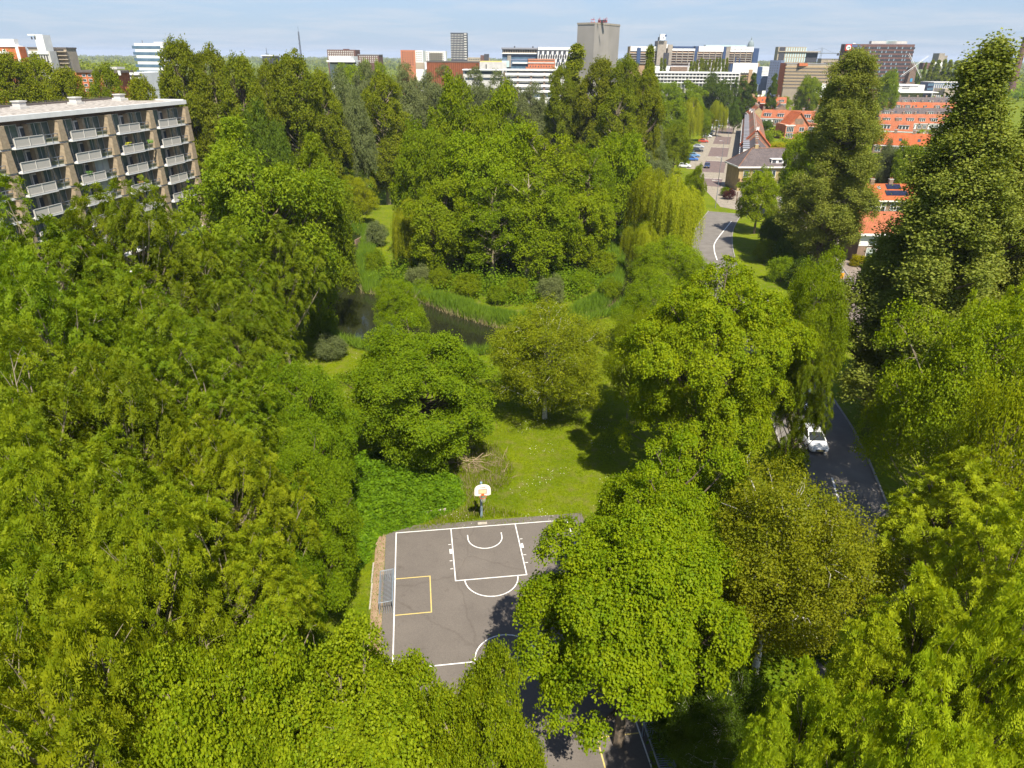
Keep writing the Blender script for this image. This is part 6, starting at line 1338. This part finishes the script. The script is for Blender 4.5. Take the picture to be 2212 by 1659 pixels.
M_ivy = mat_leaf('ivy leaf', (.050, .120, .004), (.150, .255, .006), .05, .25, .05, .005)
M_under = mat_leaf('undergrowth leaf', (.070, .135, .005), (.165, .240, .008), .05, .3, .03, .005)
# reeds round the pond
isle_poly = [tuple(q)[:2] for q in pi_]+[(25, 170), (-35, 170)]
bx = [(-42, 72), (36, 72), (36, 150), (-42, 150)]
def near_bank(c, lo=-.3, hi=3.6):
    d = poly_dist(pond_poly, c[:, 0], c[:, 1]); isle = poly_dist(isle_poly, c[:, 0], c[:, 1]) < 2; return (d > lo) & (d < np.where(isle, hi, 1.5)*(.35+sn2(c, .35, 3)))
P2 = scatter(bx, 52000, near_bank); dd = poly_dist(pond_poly, P2[:, 0], P2[:, 1])
zb = -1.5*(1-np.clip((dd+1.2)/2.2, 0, 1)); P3 = np.concatenate([P2, zb[:, None]], 1)
hgt = rng.uniform(.6, 1.25, len(P3))*(1.15-.18*np.clip(dd, 0, 4)); stuff_leaves('reeds', P3, hgt*1.5, np.full(len(P3), .09), 0, M_reed, upright=True, tint=np.clip(sn2(P2, .5)*.5+rng.random(len(P2))*.5, 0, 1))
P2 = scatter(bx, 5000, lambda c: near_bank(c, -.7, .5) & (c[:, 1] < 104)); P3 = np.concatenate([P2, np.full((len(P2), 1), -1.0)], 1); stuff_leaves('dry_reeds', P3, rng.uniform(.7, 1.6, len(P3)), np.full(len(P3), .07), 0, M_dry, upright=True)
# ivy bank beside the court
ivp = [G(*p) for p in [(755,1000),(860,965),(960,1000),(1000,1045),(1005,1085),(965,1112),(905,1132),(845,1150),(815,1160),(800,1210),(760,1245),(735,1230),(745,1100)]]
P2 = scatter(ivp, 60000); di = -poly_dist([tuple(q)[:2] for q in ivp], P2[:, 0], P2[:, 1])
hz = np.clip(di/1.2, .08, 1)*(.2+1.1*sn2(P2, .9, 5)+.55*sn2(P2, 3.3, 1)); P3 = np.concatenate([P2, (hz*rng.uniform(.65, 1, len(P2)))[:, None]], 1)
stuff_leaves('ivy', P3, rng.uniform(.14, .28, len(P3)), rng.uniform(.12, .20, len(P3)), .9, M_ivy, .6, tint=np.clip(sn2(P2, 3.1, 2)*.5+rng.random(len(P2))*.5, 0, 1))
# rough grass and meadow near the court
lawn = [G(*p) for p in [(560,860),(720,735),(1060,780),(1330,770),(1330,1000),(1300,1128),(1235,1122),(870,1150),(800,1165),(845,1150),(965,1112),(1005,1085),(1000,1045),(940,990),(740,1010)]]
P2 = scatter(lawn, 70000); P3 = np.concatenate([P2, np.zeros((len(P2), 1))], 1); kk = sn2(P2, .7, 9)
stuff_leaves('grass', P3, rng.uniform(.06, .16, len(P3))*(.6+1.0*kk), np.full(len(P3), .035), 0, M_tuft, upright=True, tint=np.clip(kk*.5+rng.random(len(P2))*.5, 0, 1))
rough = [G(*p) for p in [(940,985),(1000,965),(1075,960),(1115,1010),(1105,1050),(1040,1085),(1150,1118),(1060,1122),(880,1150),(900,1135),(1000,1095)]]
rough_d = lambda c: -poly_dist([tuple(q)[:2] for q in rough], c[:, 0], c[:, 1]) > rng.random(len(c))*1.6
P2 = scatter(rough, 22000, rough_d); P3 = np.concatenate([P2, np.zeros((len(P2), 1))], 1); kk = sn2(P2, 1.3, 4)
stuff_leaves('rough_grass', P3, rng.uniform(.12, .36, len(P3))*(.4+1.0*kk), np.full(len(P3), .055), 0, M_tuft, upright=True)
P2 = scatter(rough, 3000, rough_d); P3 = np.concatenate([P2, np.zeros((len(P2), 1))], 1); stuff_leaves('dry_stalks', P3, rng.uniform(.2, .6, len(P3)), np.full(len(P3), .035), 0, M_dry, upright=True)
lw = [C(-5.2, 4), C(-2.1, 3.2), C(-2.1, 14), C(-6.5, 14), C(-7.5, 8)]
P2 = scatter(lw, 9000); P3 = np.concatenate([P2, np.zeros((len(P2), 1))], 1); stuff_leaves('grass', P3, rng.uniform(.04, .12, len(P3)), np.full(len(P3), .03), 0, M_tuft, upright=True)
P2 = scatter([C(-2.2, 0), C(-.7, -.6), C(-.7, 13), C(-2.2, 13)], 1500); P3 = np.concatenate([P2, np.zeros((len(P2), 1))], 1); stuff_leaves('weeds', P3, rng.uniform(.05, .2, len(P3)), np.full(len(P3), .04), 0, M_reed, upright=True)
vg = [v.xy+Vector((1.0, 0)) for v in [Vector((p.x, p.y, 0)) for p in right_edge[:48]]]
# daisies
M_daisy = mat_plain('daisy petals', (.75, .72, .62), (.7, .68, .5), .7, 5)
P2 = scatter(lawn, 900, lambda c: sn2(c, .55, 7) > .72); P3 = np.concatenate([P2, np.full((len(P2), 1), .12)], 1); o = stuff_leaves('daisies', P3, np.full(len(P3), .06), np.full(len(P3), .06), 1, M_daisy, .3)
# undergrowth in the woods
def underwood(name, poly, ncl, hmin, hmax, mat, rad=1.2, m=26, L=.34, fn=None):
    c = scatter(poly, ncl, fn); h = rng.uniform(hmin, hmax, ncl)*(.4+sn2(c, .25, 2)); d = rnd_unit(ncl*m).reshape(ncl, m, 3); d[..., 2] = abs(d[..., 2])
    P = np.concatenate([c, np.zeros((ncl, 1))], 1)[:, None]+d*np.stack([np.full(ncl, rad), np.full(ncl, rad), h], -1)[:, None]*rng.uniform(.7, 1.05, (ncl, m, 1)); P = P.reshape(-1, 3); n = len(P)
    Nn = unit(d.reshape(-1, 3)*.6+np.array([0, 0, .6])+rng.normal(size=(n, 3))*.5); V, F, T_ = leaves_mesh(P, Nn, rnd_unit(n), rng.uniform(.7, 1.3, n)*L, rng.uniform(.7, 1.3, n)*L*.7, rng.random(n))
    o = link(name, np_mesh(name, V, F, T_), mat); o['kind'] = 'stuff'; return o
isl = [(-22, 104), (-10, 99), (0, 93), (10, 96), (14, 106), (16, 118), (17, 140), (30, 165), (-4, 168), (-12, 140), (-18, 122)]
underwood('undergrowth', isl, 3800, 1.2, 4.2, M_under, m=30, L=.28)
north = [(-70, 196), (-30, 178), (-8, 172), (20, 160), (40, 172), (40, 205), (64, 330), (78, 420), (-160, 420), (-150, 230)]
underwood('undergrowth', north, 9000, 1.5, 5, M_under, rad=2.4, m=22, L=.7)
leftw = [(-80, 60), (-26, 62), (-29, 84), (-33, 104), (-38, 125), (-48, 135), (-75, 110)]
underwood('undergrowth', leftw, 2200, .8, 2.2, M_under)
nearw = [(-40, 8), (-12, 8), (-11.5, 26), (-12, 36), (-16, 50), (-22, 62), (-50, 62)]
underwood('undergrowth', nearw, 1800, .4, 1.3, M_under, rad=.9)
rightw = [(9, 12), (20, 18), (24, 40), (16, 44), (8.4, 40), (7.6, 24), (6.8, 12)]
underwood('undergrowth', rightw, 700, .3, 1.1, M_under, rad=.8)
# brush pile
bp_ = G(1020, 1010); e = empty('brush_pile', (bp_.x, bp_.y, 0), 0, 'heap of dry pruned branches lying in the rough grass behind the hoop', 'branches')
M_stick = mat_plain('dry stick', (.36, .27, .17), (.26, .19, .12), .9, 4)
for i in range(34):
    a = rng.uniform(0, 6.28); L = rng.uniform(.8, 2.4); c_ = Vector((rng.normal()*1.5, rng.normal()*.9, rng.uniform(.1, .55))); d_ = Vector((math.cos(a), math.sin(a), rng.normal()*.28+(.9 if i % 7 == 0 else 0))).normalized(); q_v = Vector((rng.normal(), rng.normal(), rng.normal()))*.12
    mb = MB().tube([c_-d_*L/2, c_+q_v, c_+d_*L/2], [.028, .02, .006], 5)
    for _ in range(3): s0 = c_+d_*L*rng.uniform(-.2, .35); mb.tube([s0, s0+(d_+Vector(rnd_unit(1)[0])*.7).normalized()*L*.3], [.01, .004], 4)
    mb.build('branch', M_stick, e)
# tree stump side marker and pond retaining wall
w0 = G(767, 523, -.2); w1 = G(800, 505, -.2)
o = MB().box(0, -.12, -.9, (w1-w0).length, .12, .18).build('retaining_wall', M_bbr); o.location = (w0.x, w0.y, 0); o.rotation_euler = (0, 0, math.atan2((w1-w0).y, (w1-w0).x)); tag(o, 'low brown timber retaining wall at the far left end of the pond', 'wall')
# far-off tree cover beyond the park, one mass each
def woods(name, ncl, xr, yr, h, rad, m, L, mat, fn=None):
    y = yr[0]*(yr[1]/yr[0])**rng.random(ncl*3); x = rng.uniform(xr[0], xr[1], ncl*3)*y; c = np.stack([x, y], 1)
    if fn is not None: c = c[fn(c)]
    c = c[:ncl]; ncl = len(c); hh = h*rng.uniform(.6, 1.15, ncl); rd = rad*rng.uniform(.7, 1.4, ncl)*(c[:, 1]/yr[0])**.25; d = rnd_unit(ncl*m).reshape(ncl, m, 3); d[..., 2] = d[..., 2]*.75+.25
    P = np.concatenate([c, (hh*.55)[:, None]], 1)[:, None]+d*np.stack([rd, rd, hh*.45], -1)[:, None]*rng.uniform(.75, 1.05, (ncl, m, 1)); sc_l = np.repeat((c[:, 1]/yr[0])**.5, m); P = P.reshape(-1, 3); n = len(P)
    Nn = unit(d.reshape(-1, 3)+rng.normal(size=(n, 3))*.4); V, F, T_ = leaves_mesh(P, Nn, rnd_unit(n), rng.uniform(.7, 1.3, n)*L*sc_l, rng.uniform(.7, 1.3, n)*L*.75*sc_l, np.clip(np.repeat(rng.random(ncl), m)*.7+rng.random(n)*.3, 0, 1))
    o = link(name, np_mesh(name, V, F, T_), mat); o['kind'] = 'stuff'; return o
woods('distant_woods', 1500, (-.85, .17), (250, 460), 13, 6, 80, 1.3, LF['lime'])
woods('distant_woods', 500, (.27, .95), (640, 900), 9, 6, 60, 1.8, LF['lime'])
woods('distant_woods', 1600, (-.85, .9), (650, 2600), 12, 8, 50, 2.2, LF['park'])
woods('distant_woods', 1800, (-1.0, 1.0), (2600, 7000), 16, 26, 40, 8, LF['park'])
woods('distant_woods', 200, (-.68, -.50), (620, 900), 24, 10, 90, 1.8, LF['park'])
woods('garden_greenery', 260, (.30, .62), (235, 560), 3.6, 2.4, 50, .7, LF['lime'], fn=lambda c: (c[:, 0] > 73+(c[:, 1]-233)*.30+14) )
# ---------------- air ----------------
hz_m = newmat('haze'); nt_ = hz_m.node_tree; vo = nt_.nodes.new('ShaderNodeVolumePrincipled'); ou = nt_.nodes.new('ShaderNodeOutputMaterial'); nt_.links.new(vo.outputs[0], ou.inputs['Volume'])
vo.inputs['Color'].default_value = (.72, .82, 1.0, 1); vo.inputs['Density'].default_value = .00008; vo.inputs['Anisotropy'].default_value = 0.0
HZ = MB().box(-9000, -900, -3.0, 9000, 12500, 80).build('haze', hz_m); HZ['kind'] = 'stuff'
